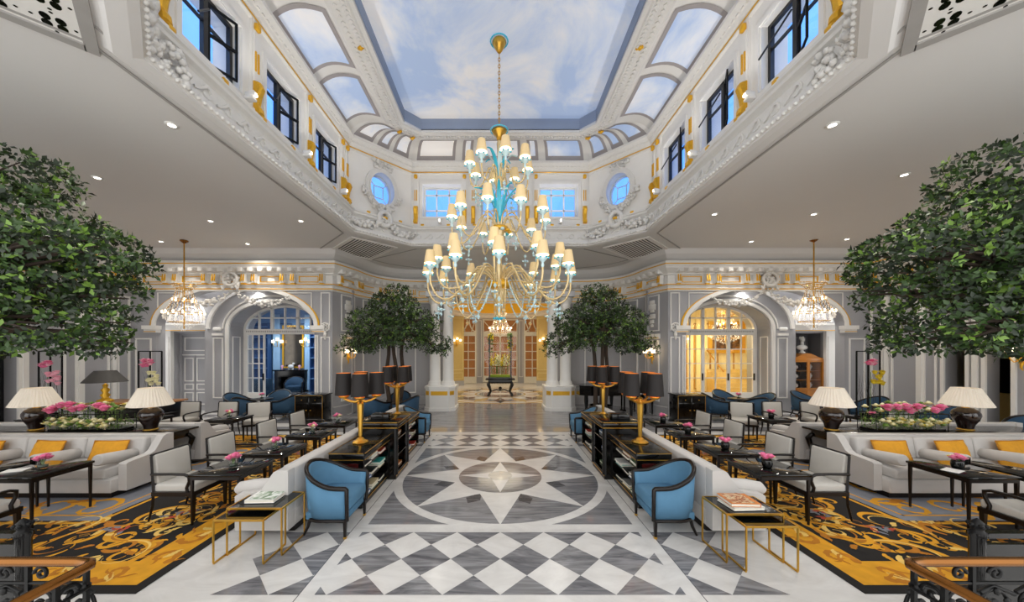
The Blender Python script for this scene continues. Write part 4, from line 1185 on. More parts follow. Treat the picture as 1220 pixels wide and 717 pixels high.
# ---- black square coffee tables
tab0 = None
def make_table():
    t = thing('coffee_table', 'x', 'table')
    b = MB(); b.rbox((0, 0, .605), (.62, .62, .03), .008); b.build('tabletop', M_glassblk, t)
    b = MB()
    for sy in (-1, 1): b.bb(-.29, .29, sy * .285 - .012, sy * .285 + .012, .55, .59); b.bb(sy * .285 - .012, sy * .285 + .012, -.29, .29, .55, .59)
    b.build('apron', M_wood, t)
    for sx in (-1, 1):
        for sy in (-1, 1):
            b = MB(); b.box((sx * .28, sy * .28, .301), (.03, .03, .578), taper=.6); b.build('leg', M_wood, t)
    return t
vase0 = None
def blossom(mb, c, r, mats=(0, 1), rnd=random):
    for ring_, (n, rr, tilt) in enumerate(((7, 1.0, .35), (6, .75, .8), (5, .45, 1.2))):
        for k in range(n):
            a = 2 * pi * k / n + ring_ * .5 + rnd.uniform(-.15, .15)
            mb.mt(mats[(k + ring_) % len(mats)])
            d = Vector((cos(a), sin(a), 0)); sd = Vector((-sin(a), cos(a), 0)); up = Vector((0, 0, 1))
            b = Vector(c); out = (d * cos(tilt) + up * sin(tilt)) * r * rr
            m = b + out * .6 + up * r * .05; e = b + out + up * r * .12
            w = r * .42
            mb.add([b - sd * w * .4, b + sd * w * .4, m + sd * w, m - sd * w, e + sd * w * .6 + d * .0, e - sd * w * .6], [(0, 1, 2, 3), (3, 2, 4, 5)], None, True)
def make_vase(dark):
    t = thing('flower_vase', 'x', 'vase of flowers')
    b = MB(); b.lathe([(.0, .002), (.042, .002), (.05, .01), (.058, .05), (.055, .09), (.048, .105), (.044, .1), (.05, .05), (.04, .015), (0, .012)], n=14)
    b.build('vase', M_glassblk if dark else M_clear, t)
    b = MB(); b.lathe([(0, .013), (.038, .013), (.047, .045), (.0, .05)], n=12); b.build('water', mat('dark_water', '#3d4a40', .1), t)
    b = MB()
    for k in range(4): b.tube([(0, 0, .02), (.02 * cos(k * 1.6), .02 * sin(k * 1.6), .12)], .004, 4)
    b.build('stems', M_green, t)
    for k in range(5):
        a = k * 1.3; b = MB(); blossom(b, (.04 * cos(a), .04 * sin(a), .115 + .02 * (k % 2)), .055); b.ico((.04 * cos(a), .04 * sin(a), .135 + .02 * (k % 2)), .034, jit=.2); b.build('blossom', [M_pink, M_pinkl] if k < 4 else [M_cream, M_yelpet], t)
    return t
VSETS = {}
def vase(loc, label, dark, group):
    if dark not in VSETS:
        VSETS[dark] = make_vase(dark); v = VSETS[dark]
    else: v = dup(VSETS[dark])
    v.location = loc; v['label'] = label; v['group'] = group; v.rotation_euler = (0, 0, random.uniform(0, 6))
    return v
PLACES = []
AISLE_Y = (4.29, 5.08, 6.08, 7.0)
for s in (-1, 1):
    for k, y in enumerate(AISLE_Y): PLACES.append((s * 3.4, y, '%s from the front along the %s aisle sofa' % (ORD[k], SW[s]), 'row'))
    PLACES.append((s * 5.75, 4.2, 'nearest the aisle before %s front sofa' % SW[s], 'front'))
    PLACES.append((s * 6.46, 4.2, 'farther out before the %s front sofa' % SW[s], 'front'))
    PLACES.append((s * 6.0, 7.45, 'nearest the aisle behind %s console sofas' % SW[s], 'back'))
    PLACES.append((-7.85 if s < 0 else 8.25, 7.45, 'farther out behind the %s console sofas' % SW[s], 'orch'))
PLACES.append((-10.05, 7.45, 'outermost behind the left console sofas', 'orch2'))
for (x, y, lab, kind) in PLACES:
    t = make_table() if tab0 is None else dup(tab0)
    if tab0 is None: tab0 = t
    t.location = (x, y, .012); t['label'] = 'black glass square table, ' + lab; t['group'] = 'black glass square tables'
    s = 1 if x > 0 else -1
    if kind == 'orch2': continue
    if kind == 'orch': x += -s * .25; y -= .2
    if not (kind == 'front' and abs(x) > 6.2 and s > 0):
        vase((x + s * -.03, y + (-.05 if kind != 'front' else .0), .632), ('dark' if s > 0 else 'clear') + ' pink flower glass on the table ' + lab, s > 0, 'small vases of pink blossoms')
# menus and cards on the front tables
for s in (-1, 1):
    b = MB(); b.bb(-.1, .1, -.07, .07, 0, .006); o = b.build('menu_card', mat('white_card', '#f2f0ec', .5)); o.location = (s * (5.95 if s < 0 else 5.55), 4.12, .633); o.rotation_euler = (0, 0, .4)
    tag(o, 'white card lying on the table nearest the aisle before the %s front sofa' % SW[s], 'card')
    b = MB(); b.bb(-.11, .11, -.008, .008, 0, .09); o = b.build('napkin_holder', M_black); o.location = (s * 5.98, 4.32, .633); o.rotation_euler = (0, 0, .3 * s)
    tag(o, 'low black holder on the table nearest the aisle before the %s front sofa' % SW[s], 'holder')

# ---- grey armchairs with black frames (front = -Y)
chair0 = None
def make_chair():
    t = thing('armchair', 'x', 'chair')
    b = MB(); b.rbox((0, -.02, .41), (.5, .5, .1), .03, 5); b.build('seat', M_chairfab, t)
    b = MB(); b.rbox((0, .245, .63), (.45, .06, .36), .022, 5, rx=-.1); b.build('backrest', M_chairfab, t)
    b = MB()
    for sx in (-1, 1): b.tube([(sx * .25, .235, .36), (sx * .25, .262, .8)], .018, 4, smooth=False); b.bb(sx * .26 - .014, sx * .26 + .014, -.26, .24, .32, .37)
    b.tube([(-.25, .268, .81), (.25, .268, .81)], .016, 4, smooth=False); b.tube([(-.25, .245, .45), (.25, .245, .45)], .012, 4, smooth=False)
    b.bb(-.26, .26, -.274, -.246, .32, .37); b.bb(-.26, .26, .226, .25, .32, .37)
    b.build('back_frame', M_wood, t)
    for sx in (-1, 1):
        b = MB(); b.tube([(sx * .262, .25, .585), (sx * .268, 0, .59), (sx * .268, -.16, .585), (sx * .266, -.215, .56), (sx * .262, -.215, .5), (sx * .26, -.18, .42), (sx * .258, -.19, .36)], [.016, .016, .018, .02, .018, .018, .018], 6); b.build('arm', M_wood, t)
        b = MB(); b.box((sx * .24, -.24, .166), (.042, .042, .33), taper=.6); b.build('leg', M_wood, t)
        b = MB(); b.tube([(sx * .245, .24, .36), (sx * .245, .25, .2), (sx * .245, .3, .002)], [.02, .018, .013], 4, smooth=False); b.build('leg', M_wood, t)
    return t
CH = []
for s in (-1, 1):
    for k, y in enumerate((4.35, 5.12, 6.12, 7.03)):
        CH.append((s * 4.0, y, -s * pi / 2, 'at the %s table from the front, %s row' % (ORD[k], SW[s])))
    CH.append((s * 5.55, 3.45, pi, 'at the lower %s corner beside the railing' % SW[s]))
    CH.append((s * 6.3, 3.4, pi, 'farther out behind the near %s railing' % SW[s]))
    CH.append((s * 5.85, 8.1, -.25 * s + s * -.25, 'at the back table nearest the aisle, %s side' % SW[s]))
    CH.append((s * 6.8, 8.15, 0, 'behind the %s console sofas, second from aisle' % SW[s]))
    CH.append((s * 7.75, 8.15, 0, 'behind the %s console sofas, third from aisle' % SW[s]))
for (x, y, rz, lab) in CH:
    c = make_chair() if chair0 is None else dup(chair0)
    if chair0 is None: chair0 = c
    c.location = (x, y, .012); c.rotation_euler = (0, 0, rz); c['label'] = 'grey armchair with black frame ' + lab; c['group'] = 'grey armchairs around the black tables'

# ---- blue tub chairs (front = -Y)
def make_tub(M_f, name='tub_chair'):
    t = thing(name, 'x', 'chair')
    n = 22; W = .33
    P = []
    for i in range(n + 1):
        u = i / n
        if u < .22: P.append((-W, lerp(-.3, .03, u / .22)))
        elif u > .78: P.append((W, lerp(.03, -.3, (u - .78) / .22)))
        else:
            a = pi - pi * (u - .22) / .56; P.append((W * cos(a), .03 + .31 * sin(a)))
    def H(i):
        u = abs(i / n - .5) * 2
        return .58 + .2 * (.5 + .5 * cos(pi * min(1, u * 1.25))) - .015 * u
    out = []; inn = []; vs = []; fs = []
    for i, (x, y) in enumerate(P):
        L = hypot(x, y - .03) or 1
        nx, ny = (x / abs(x) if abs(x) > .3 and y < .03 else x / L, 0 if (abs(x) > .3 and y < .03) else (y - .03) / L)
        h = H(i)
        sc = .9
        vs += [(x * sc, y * sc, .21), (x * .97, y * .97, .38), (x * 1.02, y * 1.02, h), (x - nx * .055, y - ny * .055, h), (x * .95 - nx * .06, y * .95 - ny * .06, .38), (x * sc - nx * .06, y * sc - ny * .06, .21)]
    for i in range(n):
        for j in range(6):
            fs.append((i * 6 + j, i * 6 + (j + 1) % 6, i * 6 + 6 + (j + 1) % 6, i * 6 + 6 + j))
    fs += [tuple(range(6))[::-1], tuple(range(n * 6, n * 6 + 6))]
    b = MB(); b.add(vs, fs, None, True); b.build('shell', M_f, t)
    b = MB(); b.rbox((0, -.045, .37), (.55, .56, .15), .05, 5); b.build('seat', M_f, t)
    b = MB(); b.rbox((0, -.02, .235), (.52, .54, .09), .02); b.build('seat_frame', M_f, t)
    b = MB()
    pts = [(x * .985, y * .985, H(i) + .008) for i, (x, y) in enumerate(P)]
    b.tube([(-W * .9, -.305, .2), (-W * .97, -.31, .4)] + [(pts[0][0], -.31, pts[0][2] - .01)] + pts + [(pts[-1][0], -.31, pts[-1][2] - .01), (W * .97, -.31, .4), (W * .9, -.305, .2)], [.022, .024, .026] + [.027] * len(pts) + [.026, .024, .022], 7)
    b.tube([(x * .92, y * .92, .2) for x, y in P], .02, 6)
    b.build('frame', M_wood, t)
    for sx in (-1, 1):
        b = MB(); b.box((sx * .298, -.28, .12), (.04, .04, .2), taper=.7); f = b.build('leg', M_wood, t)
        q = MB(); q.box((sx * .298, -.28, .012), (.034, .034, .022)); q.build('ferrule', M_brass, f)
        b = MB(); b.tube([(sx * .2, .21, .22), (sx * .21, .24, .1), (sx * .225, .29, .002)], [.024, .02, .015], 5); b.build('leg', M_wood, t)
    return t
TUB = {}
def tub(loc, rz, label, dark, group):
    if dark not in TUB: TUB[dark] = make_tub(M_teal if dark else M_blue); c = TUB[dark]
    else: c = dup(TUB[dark])
    c.location = loc; c.rotation_euler = (0, 0, rz); c['label'] = label; c['group'] = group
    if not dark: c.scale = (.9, .88, .98)
g1 = 'blue tub chairs at the bookcase ends'; g2 = 'dark blue tub chairs in the hall'
for s in (-1, 1):
    tub((s * 1.98, 4.02, .003), -s * pi / 2 + s * .0, 'blue velvet tub chair at the near end of the %s bookcases' % SW[s], 0, g1)
    tub((s * 1.98, 7.95, .003), -s * pi / 2, 'blue velvet tub chair at the far end of the %s bookcases' % SW[s], 0, g1)
    cx, cy = s * 7.35, 10.35
    for k, (dx, dy, rz, lab) in enumerate(((-.75, .0, pi / 2, 'left'), (0, -.62, pi, 'near'), (.75, .05, -pi / 2, 'right'), (.05, .72, 0, 'far'))):
        tub((cx + dx, cy + dy, .002), rz + .15 * (k - 1.5), 'dark blue tub chair on the %s side of the small table at the %s alcove' % (lab, SW[s]), 1, g2)
    t = thing('side_table', 'small round dark table ringed by blue chairs at the %s alcove' % SW[s], 'table', (cx, cy, .002))
    b = MB(); b.lathe([(0, .6), (.3, .6), (.3, .63), (0, .63)], n=20); b.build('tabletop', M_wood, t)
    b = MB(); b.lathe([(.04, .03), (.03, .3), (.05, .6)], n=10); b.build('pedestal', M_wood, t)
    b = MB(); b.lathe([(.2, 0), (.2, .02), (.04, .04)], n=16); b.build('base', M_wood, t)
    vase((cx, cy, .632), 'glass of pink blossoms on the small round table at the %s alcove' % SW[s], False, 'small vases of pink blossoms')
# hall chairs behind the left lamps, and near the cabinet on the right
for (x, y, rz, lab) in ((-3.7, 9.9, pi - .5, 'left of the trio behind the left gold lamps'), (-2.75, 9.95, -pi / 2 - .3, 'right of the trio behind the left gold lamps'), (-3.2, 10.7, .1, 'farthest of the trio behind the left gold lamps'),
                        (9.75, 10.75, -.5 - pi / 2 * 0 + .9, 'beside the glazed cabinet in the right alcove'), (10.6, 9.6, -pi / 2, 'by the right wall behind the second ivory lamp'), (8.2, 15.0, -1, 'in the golden room')):
    if 'golden' in lab: continue
    tub((x, y, .002), rz, 'dark blue tub chair ' + lab, 1, g2)
tub((-8.7, 14.2, .202), .4, 'dark blue tub chair by the fireplace in the blue room', 1, g2)
for s in (1,):
    tub((10.4, 6.55, .002), -.9, 'dark blue tub chair at the right edge beyond the front sofa', 1, g2)
    tub((10.5, 7.9, .002), -pi / 2, 'dark blue tub chair before the opening in the right wall', 1, g2)

# ---- nests of gold side tables
for s in (-1, 1):
    y0 = 3.44 if s < 0 else 3.32
    for k, (xa, xb, ya, yb, h, lab) in enumerate(((2.24, 2.8, 0, .4, .49, 'taller'), (2.33, 2.82, -.14, .2, .44, 'lower'))):
        t = thing('nesting_table', '%s gold wire nesting table with black top beside the %s aisle sofa' % (lab, SW[s]), 'table', (s * (xa + xb) / 2, y0 + (ya + yb) / 2, .002), 0, 'gold nesting tables')
        w, d = xb - xa, yb - ya
        b = MB(); b.bb(-w / 2, w / 2, -d / 2, d / 2, h - .014, h - .004); b.build('tabletop', M_glassblk, t)
        b = MB(); r = .0065
        for sy in (-1, 1): b.bb(-w / 2, w / 2, sy * d / 2 - r, sy * d / 2 + r, h - .018, h); b.bb(sy * w / 2 - r, sy * w / 2 + r, -d / 2, d / 2, h - .018, h)
        b.build('frame', M_brass, t)
        for sy in (-1, 1): b = MB(); b.bb(sy * w / 2 - r, sy * w / 2 + r, -d / 2, d / 2, 0, .016); b.build('floor_bar', M_brass, t)
        for sx in (-1, 1):
            for sy in (-1, 1):
                b = MB(); b.bb(sx * w / 2 - r, sx * w / 2 + r, sy * d / 2 - r, sy * d / 2 + r, .016, h - .018); b.build('leg', M_brass, t)

# ================================================================== BOOKCASES, BOOKS AND LAMPS
def bookcase(label, w, d, h, loc, rz, shelves, tall=False, open_y=None):
    """front = -Y"""
    t = thing('bookcase', label, 'bookcase', loc, rz)
    b = MB(); b.bb(-w / 2 + .02, w / 2 - .02, -d / 2 + .03, d / 2 - .02, .002, .08); b.mt(1).bb(-w / 2 + .02, w / 2 - .02, -d / 2 + .022, -d / 2 + .03, .06, .07); b.build('plinth', [M_black, M_brass], t)
    b = MB()
    b.bb(-w / 2, w / 2, d / 2 - .025, d / 2, .08, h - .06)
    if tall:
        for sx in (-1, 1): b.tube([(sx * (w / 2 - .05), -d / 2 + .06, .08), (sx * (w / 2 - .05), -d / 2 + .06, h - .06)], .055, 14)
        for sx in (-1, 1): b.bb(sx * (w / 2 - .02) - .02, sx * (w / 2 - .02) + .02, -d / 2 + .05, d / 2, .08, h - .06)
    else:
        for sx in (-1, 1):
            b.bb(sx * (w / 2 - .015) - .015, sx * (w / 2 - .015) + .015, -d / 2 + .02, d / 2, .08, h - .06)
            b.box((sx * (w / 2 - .02), -d / 2 + .025, (h + .02) / 2), (.045, .045, h - .1)); b.box((sx * (w / 2 - .02), d / 2 - .025, (h + .02) / 2), (.045, .045, h - .1))
            b.mt(1).bb(sx * (w / 2 + .001) - .004, sx * (w / 2 + .001) + .004, -d / 2 + .07, d / 2 - .07, .14, h - .14); b.mt(0)
    b.build('carcass', [M_black, M_red], t)
    b = MB(); b.rbox((0, 0, h - .045), (w + .03, d + .03, .09), .02 if not tall else .04, 5)
    b.mt(1)
    for z in (h - .09, h - .004):
        for sy in (-1, 1): b.bb(-w / 2, w / 2, sy * (d / 2 + .016) - .003, sy * (d / 2 + .016) + .003, z - .005, z + .005); b.bb(sy * (w / 2 + .016) - .003, sy * (w / 2 + .016) + .003, -d / 2, d / 2, z - .005, z + .005)
    b.build('top', [M_black, M_brass], t)
    for z in shelves:
        b = MB(); b.bb(-w / 2 + .03, w / 2 - .03, -d / 2 + .03, d / 2 - .03, z - .012, z + .006); b.build('shelf', M_black, t)
    return t
BK = [('red', '#b23a2c'), ('white', '#e6e3dd'), ('black', '#1c1b1d'), ('blue', '#2f63a8'), ('orange', '#d07a2a'), ('grey', '#8a8a88'), ('turquoise', '#49b5b0'), ('purple', '#7a4f8c'), ('cream', '#d9c9a0'), ('green', '#4c7348'), ('brown', '#5b3a26'), ('yellow', '#d7b33c')]
BMAT = {n: mat('book_cover_' + n, c, .35, var=.35, scale=9) for n, c in BK}
M_page = mat('book_pages', '#e9e4d6', .8, var=.08, scale=120)
NB = [0]
def book(x, y, z, w, d, h, rz, color, label, group=None):
    b = MB(); r = .004
    b.bb(-w / 2, w / 2, -d / 2, d / 2, 0, r); b.bb(-w / 2, w / 2, -d / 2, d / 2, h - r, h); b.bb(w / 2 - r, w / 2, -d / 2, d / 2, r, h - r)
    o = b.build('book', BMAT[color]); o.location = (x, y, z); o.rotation_euler = (0, 0, rz)
    p = MB(); p.bb(-w / 2 + .006, w / 2 - r, -d / 2 + .006, d / 2 - .006, r, h - r); p.build('pages', M_page, o)
    tag(o, label, 'book', group)
    return o
rb = random.Random(3)
for s in (-1, 1):
    rz = -s * pi / 2 if s > 0 else pi / 2
    X = s * 2.035
    bookcase('low black lacquered bookcase with gold lines nearest the camera, %s side' % SW[s], 1.0, .45, .746, (X, 4.95, 0), rz, (.1, .31, .52))
    bookcase('tall black lacquered bookcase with rounded posts in the middle, %s side' % SW[s], .74, .64, .94, (s * 1.99, 5.83, 0), rz, (.1, .38, .64), True)
    bookcase('low black lacquered bookcase with gold lines farthest away, %s side' % SW[s], 1.25, .45, .746, (X, 6.84, 0), rz, (.1, .31, .52))
    for ci, (yc, ln, shs, lab) in enumerate(((4.95, .9, (.108, .318, .528), 'near low'), (5.83, .5, (.108, .388, .648), 'tall'), (6.84, 1.1, (.108, .318, .528), 'far low'))):
        for si, z in enumerate(shs):
            n = (3, 2, 3)[ci] if not (ci == 1 and si == 1) else 1
            cols = rb.sample([c for c, _ in BK], 6); k = 0
            for i in range(n):
                y = yc - ln / 2 + ln * (i + .5) / n; z0 = z
                for j in range(1 + (ci != 1 and (i + si) % 2)):
                    h = rb.uniform(.028, .05)
                    xf = s * (1.96 if ci != 1 else 1.9)
                    book(xf, y, z0, .22 + rb.uniform(-.02, .05), min(.26, ln / n - .04), h, (pi / 2 if False else (0 if s > 0 else pi)) + rb.uniform(-.08, .08), cols[k],
                         '%s book on the %s shelf of the %s bookcase, %s side' % (cols[k], ('bottom', 'middle', 'upper')[si], lab, SW[s]), 'books in the %s bookcases' % SW[s])
                    z0 += h + .001; k += 1
# books on the nesting tables and on the right console top
def bigbook(x, y, z, rz, cols, side):
    return
book(-2.55, 3.66, .494, .3, .24, .035, pi + .05, 'white', 'large white and green photo book lying on the taller left nesting table')
o = bpy.data.objects[COL.objects[-2].name]
cvp = MB(); cvp.bb(-.14, .12, -.11, .11, .0355, .0362); 
def picmat(name, cols, sc):
    m = bpy.data.materials.new(name); m.use_nodes = True; nt = m.node_tree; b = nt.nodes['Principled BSDF']
    tc = nt.nodes.new('ShaderNodeTexCoord'); nz = nt.nodes.new('ShaderNodeTexNoise'); nz.inputs['Scale'].default_value = sc; nz.inputs['Distortion'].default_value = 2; nz.inputs['Detail'].default_value = 6
    nt.links.new(tc.outputs['Object'], nz.inputs['Vector']); cr = nt.nodes.new('ShaderNodeValToRGB'); e = cr.color_ramp.elements
    for i, c in enumerate(cols):
        p = .3 + .4 * i / (len(cols) - 1)
        x = e[i] if i < 2 else e.new(p)
        x.position = p; x.color = lin(c)
    nt.links.new(nz.outputs['Fac'], cr.inputs['Fac']); nt.links.new(cr.outputs[0], b.inputs['Base Color']); b.inputs['Roughness'].default_value = .35
    return m
cvp.build('cover_picture', picmat('green_landscape', ('#26402a', '#7f9a78', '#e8ebe6', '#ffffff'), 6), o, label='green misty landscape picture')
for k, (c, dz) in enumerate((('white', 0), ('orange', .036))):
    book(2.5 - .02 * k, 3.5, .494 + dz, .32 - .03 * k, .25, .034, .06 - .1 * k, c, ('large white book under the orange one on the taller right nesting table', 'orange picture book topping the stack on the taller right nesting table')[k])
o = bpy.data.objects[COL.objects[-2].name]
cvp = MB(); cvp.bb(-.12, .1, -.11, .11, .0345, .0352); cvp.build('cover_picture', picmat('warm_collage', ('#1a1412', '#b06030', '#e0c8a0', '#3a2a22'), 12), o, label='warm brown picture')
book(2.62, 3.62, .494, .2, .2, .02, .7, 'black', 'thin black magazine half under the stack on the taller right nesting table')

# ---- gold lamps with four black shades
def make_goldlamp():
    t = thing('table_lamp', 'x', 'lamp')
    b = MB(); b.lathe([(0, 0), (.115, 0), (.12, .012), (.1, .03), (.07, .04), (.05, .06), (.03, .075)], n=8, smooth=False); b.build('base', M_brass, t)
    b = MB(); b.lathe([(.02, .07), (.028, .1), (.035, .3), (.048, .56), (.052, .58), (.035, .6), (.03, .64), (.04, .66), (.0, .68)], n=8, smooth=False); b.build('stem', M_brass, t)
    for k in range(4):
        a = .35 + k * pi / 2; c, s_ = cos(a), sin(a); R = .225
        b = MB(); b.tube([(0, 0, .63), (.07 * c, .07 * s_, .6), (.15 * c, .15 * s_, .62), (R * c, R * s_, .66)], [.022, .022, .018, .014], 7); arm = b.build('arm', M_brass, t)
        b = MB(); b.lathe([(0, .66), (.05, .665), (.07, .685), (.072, .7), (.0, .695)], (R * c, R * s_, 0), 14); b.build('cup', M_brass, arm)
        b = MB(); b.lathe([(.118, .71), (.098, 1.03)], (R * c, R * s_, 0), 40, mod=lambda j, i: 1 + .012 * (j % 2), caps=False)
        b.mt(1).lathe([(.113, .712), (.094, 1.029)], (R * c, R * s_, 0), 24, caps=False)
        b.lathe([(.1, 1.03), (.093, 1.032)], (R * c, R * s_, 0), 24, caps=False); b.build('lamp_shade', [M_shade_blk, M_shade_in], arm)
        b = MB(); b.sphere((R * c, R * s_, .82), .025, 8, 6, (1, 1, 1.6)); b.build('bulb', M_bulb, arm)
    return t
gl0 = None
for s in (-1, 1):
    for k, y in enumerate((4.97, 7.05)):
        g_ = make_goldlamp() if gl0 is None else dup(gl0)
        if gl0 is None: gl0 = g_
        g_.location = (s * (2.07 if k == 0 else 2.16), y, .748); g_.rotation_euler = (0, 0, (0 if s < 0 else .3) + .5 * k)
        g_['label'] = 'gold lamp with four black shades on the %s %s bookcase' % (('near', 'far')[k], SW[s]); g_['group'] = 'gold four-shade lamps'
# black box behind the near right lamp
for s in (-1, 1):
    b = MB(); b.rbox((0, 0, .045), (.3, .22, .09), .008); o = b.build('storage_box', M_black); o.location = (s * 2.03, 5.75, .942); tag(o, 'low black box on top of the tall %s bookcase' % SW[s], 'box')
# ---- ivory lamps with dark jars
iv0 = None
def make_ivory():
    t = thing('table_lamp', 'x', 'lamp')
    b = MB(); b.lathe([(0, 0), (.1, 0), (.105, .012), (.09, .025), (0, .025)], n=24); b.build('base', M_brass, t)
    b = MB(); b.lathe([(.085, .025), (.09, .04), (.105, .1), (.15, .18), (.17, .26), (.165, .3), (.135, .35), (.1, .37), (.095, .385), (.0, .39)], n=28); b.build('jar', M_pot, t)
    b = MB(); b.lathe([(.05, .385), (.05, .395), (.015, .4), (.012, .5)], n=12); b.build('neck', M_brass, t)
    b = MB(); b.lathe([(.295, .43), (.28, .46), (.16, .73)], n=144, mod=lambda j, i: 1 + (.05 if i < 2 else .04) * (1, .1, -1, .1)[j % 4], caps=False)
    b.lathe([(.272, .432), (.148, .728)], n=40, caps=False)
    b.tube([(.16 * cos(i * pi / 16), .16 * sin(i * pi / 16), .73) for i in range(32)], .006, 5, True); b.tube([(.295 * cos(i * pi / 16), .295 * sin(i * pi / 16), .43) for i in range(32)], .006, 5, True)
    b.build('lamp_shade', M_shade_wht, t)
    b = MB(); b.sphere((0, 0, .55), .04, 10, 8); b.build('bulb', M_bulb, t)
    return t
for i, (x, lab) in enumerate(((-6.12, 'at the aisle end of the left console'), (-8.12, 'at the outer end of the left console'), (5.8, 'at the aisle end of the right console'), (8.15, 'at the outer end of the right console'))):
    l = make_ivory() if iv0 is None else dup(iv0)
    if iv0 is None: iv0 = l
    l.location = (x, 5.88, .722); l.rotation_euler = (0, 0, i); l['label'] = 'dark jar lamp with wide ivory pleated shade ' + lab; l['group'] = 'dark jar lamps on the consoles'
# ---- wire boxes of flowers on the consoles
for s in (-1, 1):
    rf = random.Random(20 + s)
    t = thing('flower_box', 'long black wire frame box of pink roses and cream flowers on the %s console' % SW[s], 'flower arrangement', (s * 7.02 - .06, 5.82, .722))
    b = MB(); w, d, h = 1.22, .3, .3; r = .007
    for z in (.004, h):
        b.tube([(-w / 2, -d / 2, z + r), (w / 2, -d / 2, z + r), (w / 2, d / 2, z + r), (-w / 2, d / 2, z + r)], r, 4, True)
    for sx in (-1, 1):
        for sy in (-1, 1): b.tube([(sx * w / 2, sy * d / 2, 0.006), (sx * w / 2, sy * d / 2, h + r)], r, 4)
    b.build('frame', M_blackm, t)
    b = MB(); b.bb(-w / 2 + .02, w / 2 - .02, -d / 2 + .02, d / 2 - .02, .006, .05); b.build('tray', M_black, t)
    b = MB()
    for k in range(900):
        x = rf.uniform(-w / 2, w / 2); y = rf.uniform(-d / 2, d / 2); z = rf.uniform(.05, .38) if rf.random() < .4 else rf.uniform(.05, .2)
        L = rf.uniform(.03, .07); a = rf.uniform(0, 6.28); e = rf.uniform(-.4, 1.2); dd = Vector((cos(a) * cos(e), sin(a) * cos(e), sin(e))); sd = dd.cross(Vector((0, 0, 1))).normalized() * L * .22
        p = Vector((x, y, z)); b.mt(rf.choice((0, 1, 1, 2))).add([p, p + dd * L * .5 + sd, p + dd * L, p + dd * L * .5 - sd], [(0, 1, 2, 3)])
    for k in range(60):
        x = rf.uniform(-w / 2, w / 2); y = rf.uniform(-d / 2, d / 2); b.mt(1).tube([(x, y, .04), (x + rf.uniform(-.05, .05), y, rf.uniform(.2, .44))], .003, 3, cap=False)
    b.build('greenery', [M_leafm, M_green, M_leafl], t)
    for k in range(84):
        top = k < 48
        x = -w / 2 + .05 + (w - .1) * ((k * .618) % 1); y = rf.uniform(-d / 2 - .02, d / 2); z = rf.uniform(.33, .46) if top else rf.uniform(.08, .22)
        pk = k in (2, 5, 11, 16, 20, 30, 39, 46)
        b = MB(); blossom(b, (x, (-d / 2 - .03 if (not top) else (-d / 2 - .04 if pk else y)), z), .1 if pk else rf.uniform(.05, .075), rnd=rf); b.ico((x, (-d / 2 - .03 if (not top) else (-d / 2 - .04 if pk else y)), z + .03), .06 if pk else .035, jit=.15)
        b.build('rose' if pk else 'blossom', [M_pink, M_pinkl] if pk else ([M_cream, M_yelpet] if k % 3 else [M_leafl, M_cream]), t)
# ---- tall framed orchids
for i, (x, y, lab, col) in enumerate(((-7.82, 7.5, 'black framed pink and white orchids behind the left console lamp nearest the aisle', M_cream), (-10.05, 7.5, 'black framed pink orchid behind the outer left console lamp', M_pinkl), (8.22, 7.5, 'black framed red and yellow orchids behind the right console flowers', M_yelpet))):
    rf = random.Random(i)
    t = thing('orchid_frame', lab, 'flower arrangement', (x, y, .632))
    b = MB(); w, d, h = .52, .1, 1.46; r = .011
    for sx in (-1, 0, 1): b.bb(sx * w / 2 - r, sx * w / 2 + r, -r, r, 0, h)
    b.bb(-w / 2, w / 2, -r, r, h - r, h + r); b.bb(-w / 2, w / 2, -.05, .05, 0, .03); b.build('frame', M_blackm, t)
    for k in range(14):
        pts = [Vector((rf.uniform(-.18, .18), rf.uniform(-.02, .04), .03))]
        for q in range(6): pts.append(pts[-1] + Vector((rf.uniform(-.05, .05), rf.uniform(-.015, .015), rf.uniform(.1, .2))))
        b = MB(); b.tube(pts, [.006 - .0008 * q for q in range(7)], 4); b.build('twig', M_bark, t)
    b = MB(); b.tube([(0, -.03, .03), (.01, -.04, .5), (.0, -.05, 1.0)], .006, 5); b.build('stem', M_green, t)
    b = MB(); b.box((0, 0, .06), (.3, .09, .06)); b.build('planter', M_black, t)
    for k in range(6):
        b = MB(); p = (rf.uniform(-.08, .08), -.07, 1.18 + rf.uniform(-.06, .06)); blossom(b, p, .09, rnd=rf); b.mt(k % 2).ico((p[0], p[1], p[2] + .02), .055, jit=.25); b.build('blossom', [M_pink, M_pinkl], t)
    for k in range(12):
        b = MB(); p = (.14 + rf.uniform(-.12, .12), -.07, .86 + rf.uniform(-.16, .16)); blossom(b, p, .065, rnd=rf); b.ico(p, .045, jit=.25); b.build('blossom', [col, col], t)
# ---- floral tub far table etc: desk on the left
t = thing('writing_desk', 'curved wooden desk with warm brown top behind the left console', 'desk', (-9.6, 8.9, .002), .05)
b = MB(); b.rbox((0, 0, .755), (1.9, .8, .05), .02); b.build('tabletop', mat('desk_wood', '#a8713a', .3, var=.25, scale=6), t)
b = MB(); b.rbox((0, .05, .4), (1.7, .6, .66), .05); b.build('body', M_wood, t)
for sx in (-1, 1): 
    for sy in (-1, 1): b = MB(); b.box((sx * .7, .05 + sy * .2, .035), (.07, .07, .07)); b.build('leg', M_wood, t)
t = thing('table_lamp', 'desk lamp with wide dark shade and gilded figure base behind the left console', 'lamp', (-10.7 + .35, 8.8, .785))
b = MB(); b.lathe([(0, 0), (.16, 0), (.15, .04), (.1, .06), (.06, .1), (.1, .16), (.05, .22), (.09, .3), (.04, .36), (.06, .42), (.02, .46)], n=14); b.build('base', M_gold, t)
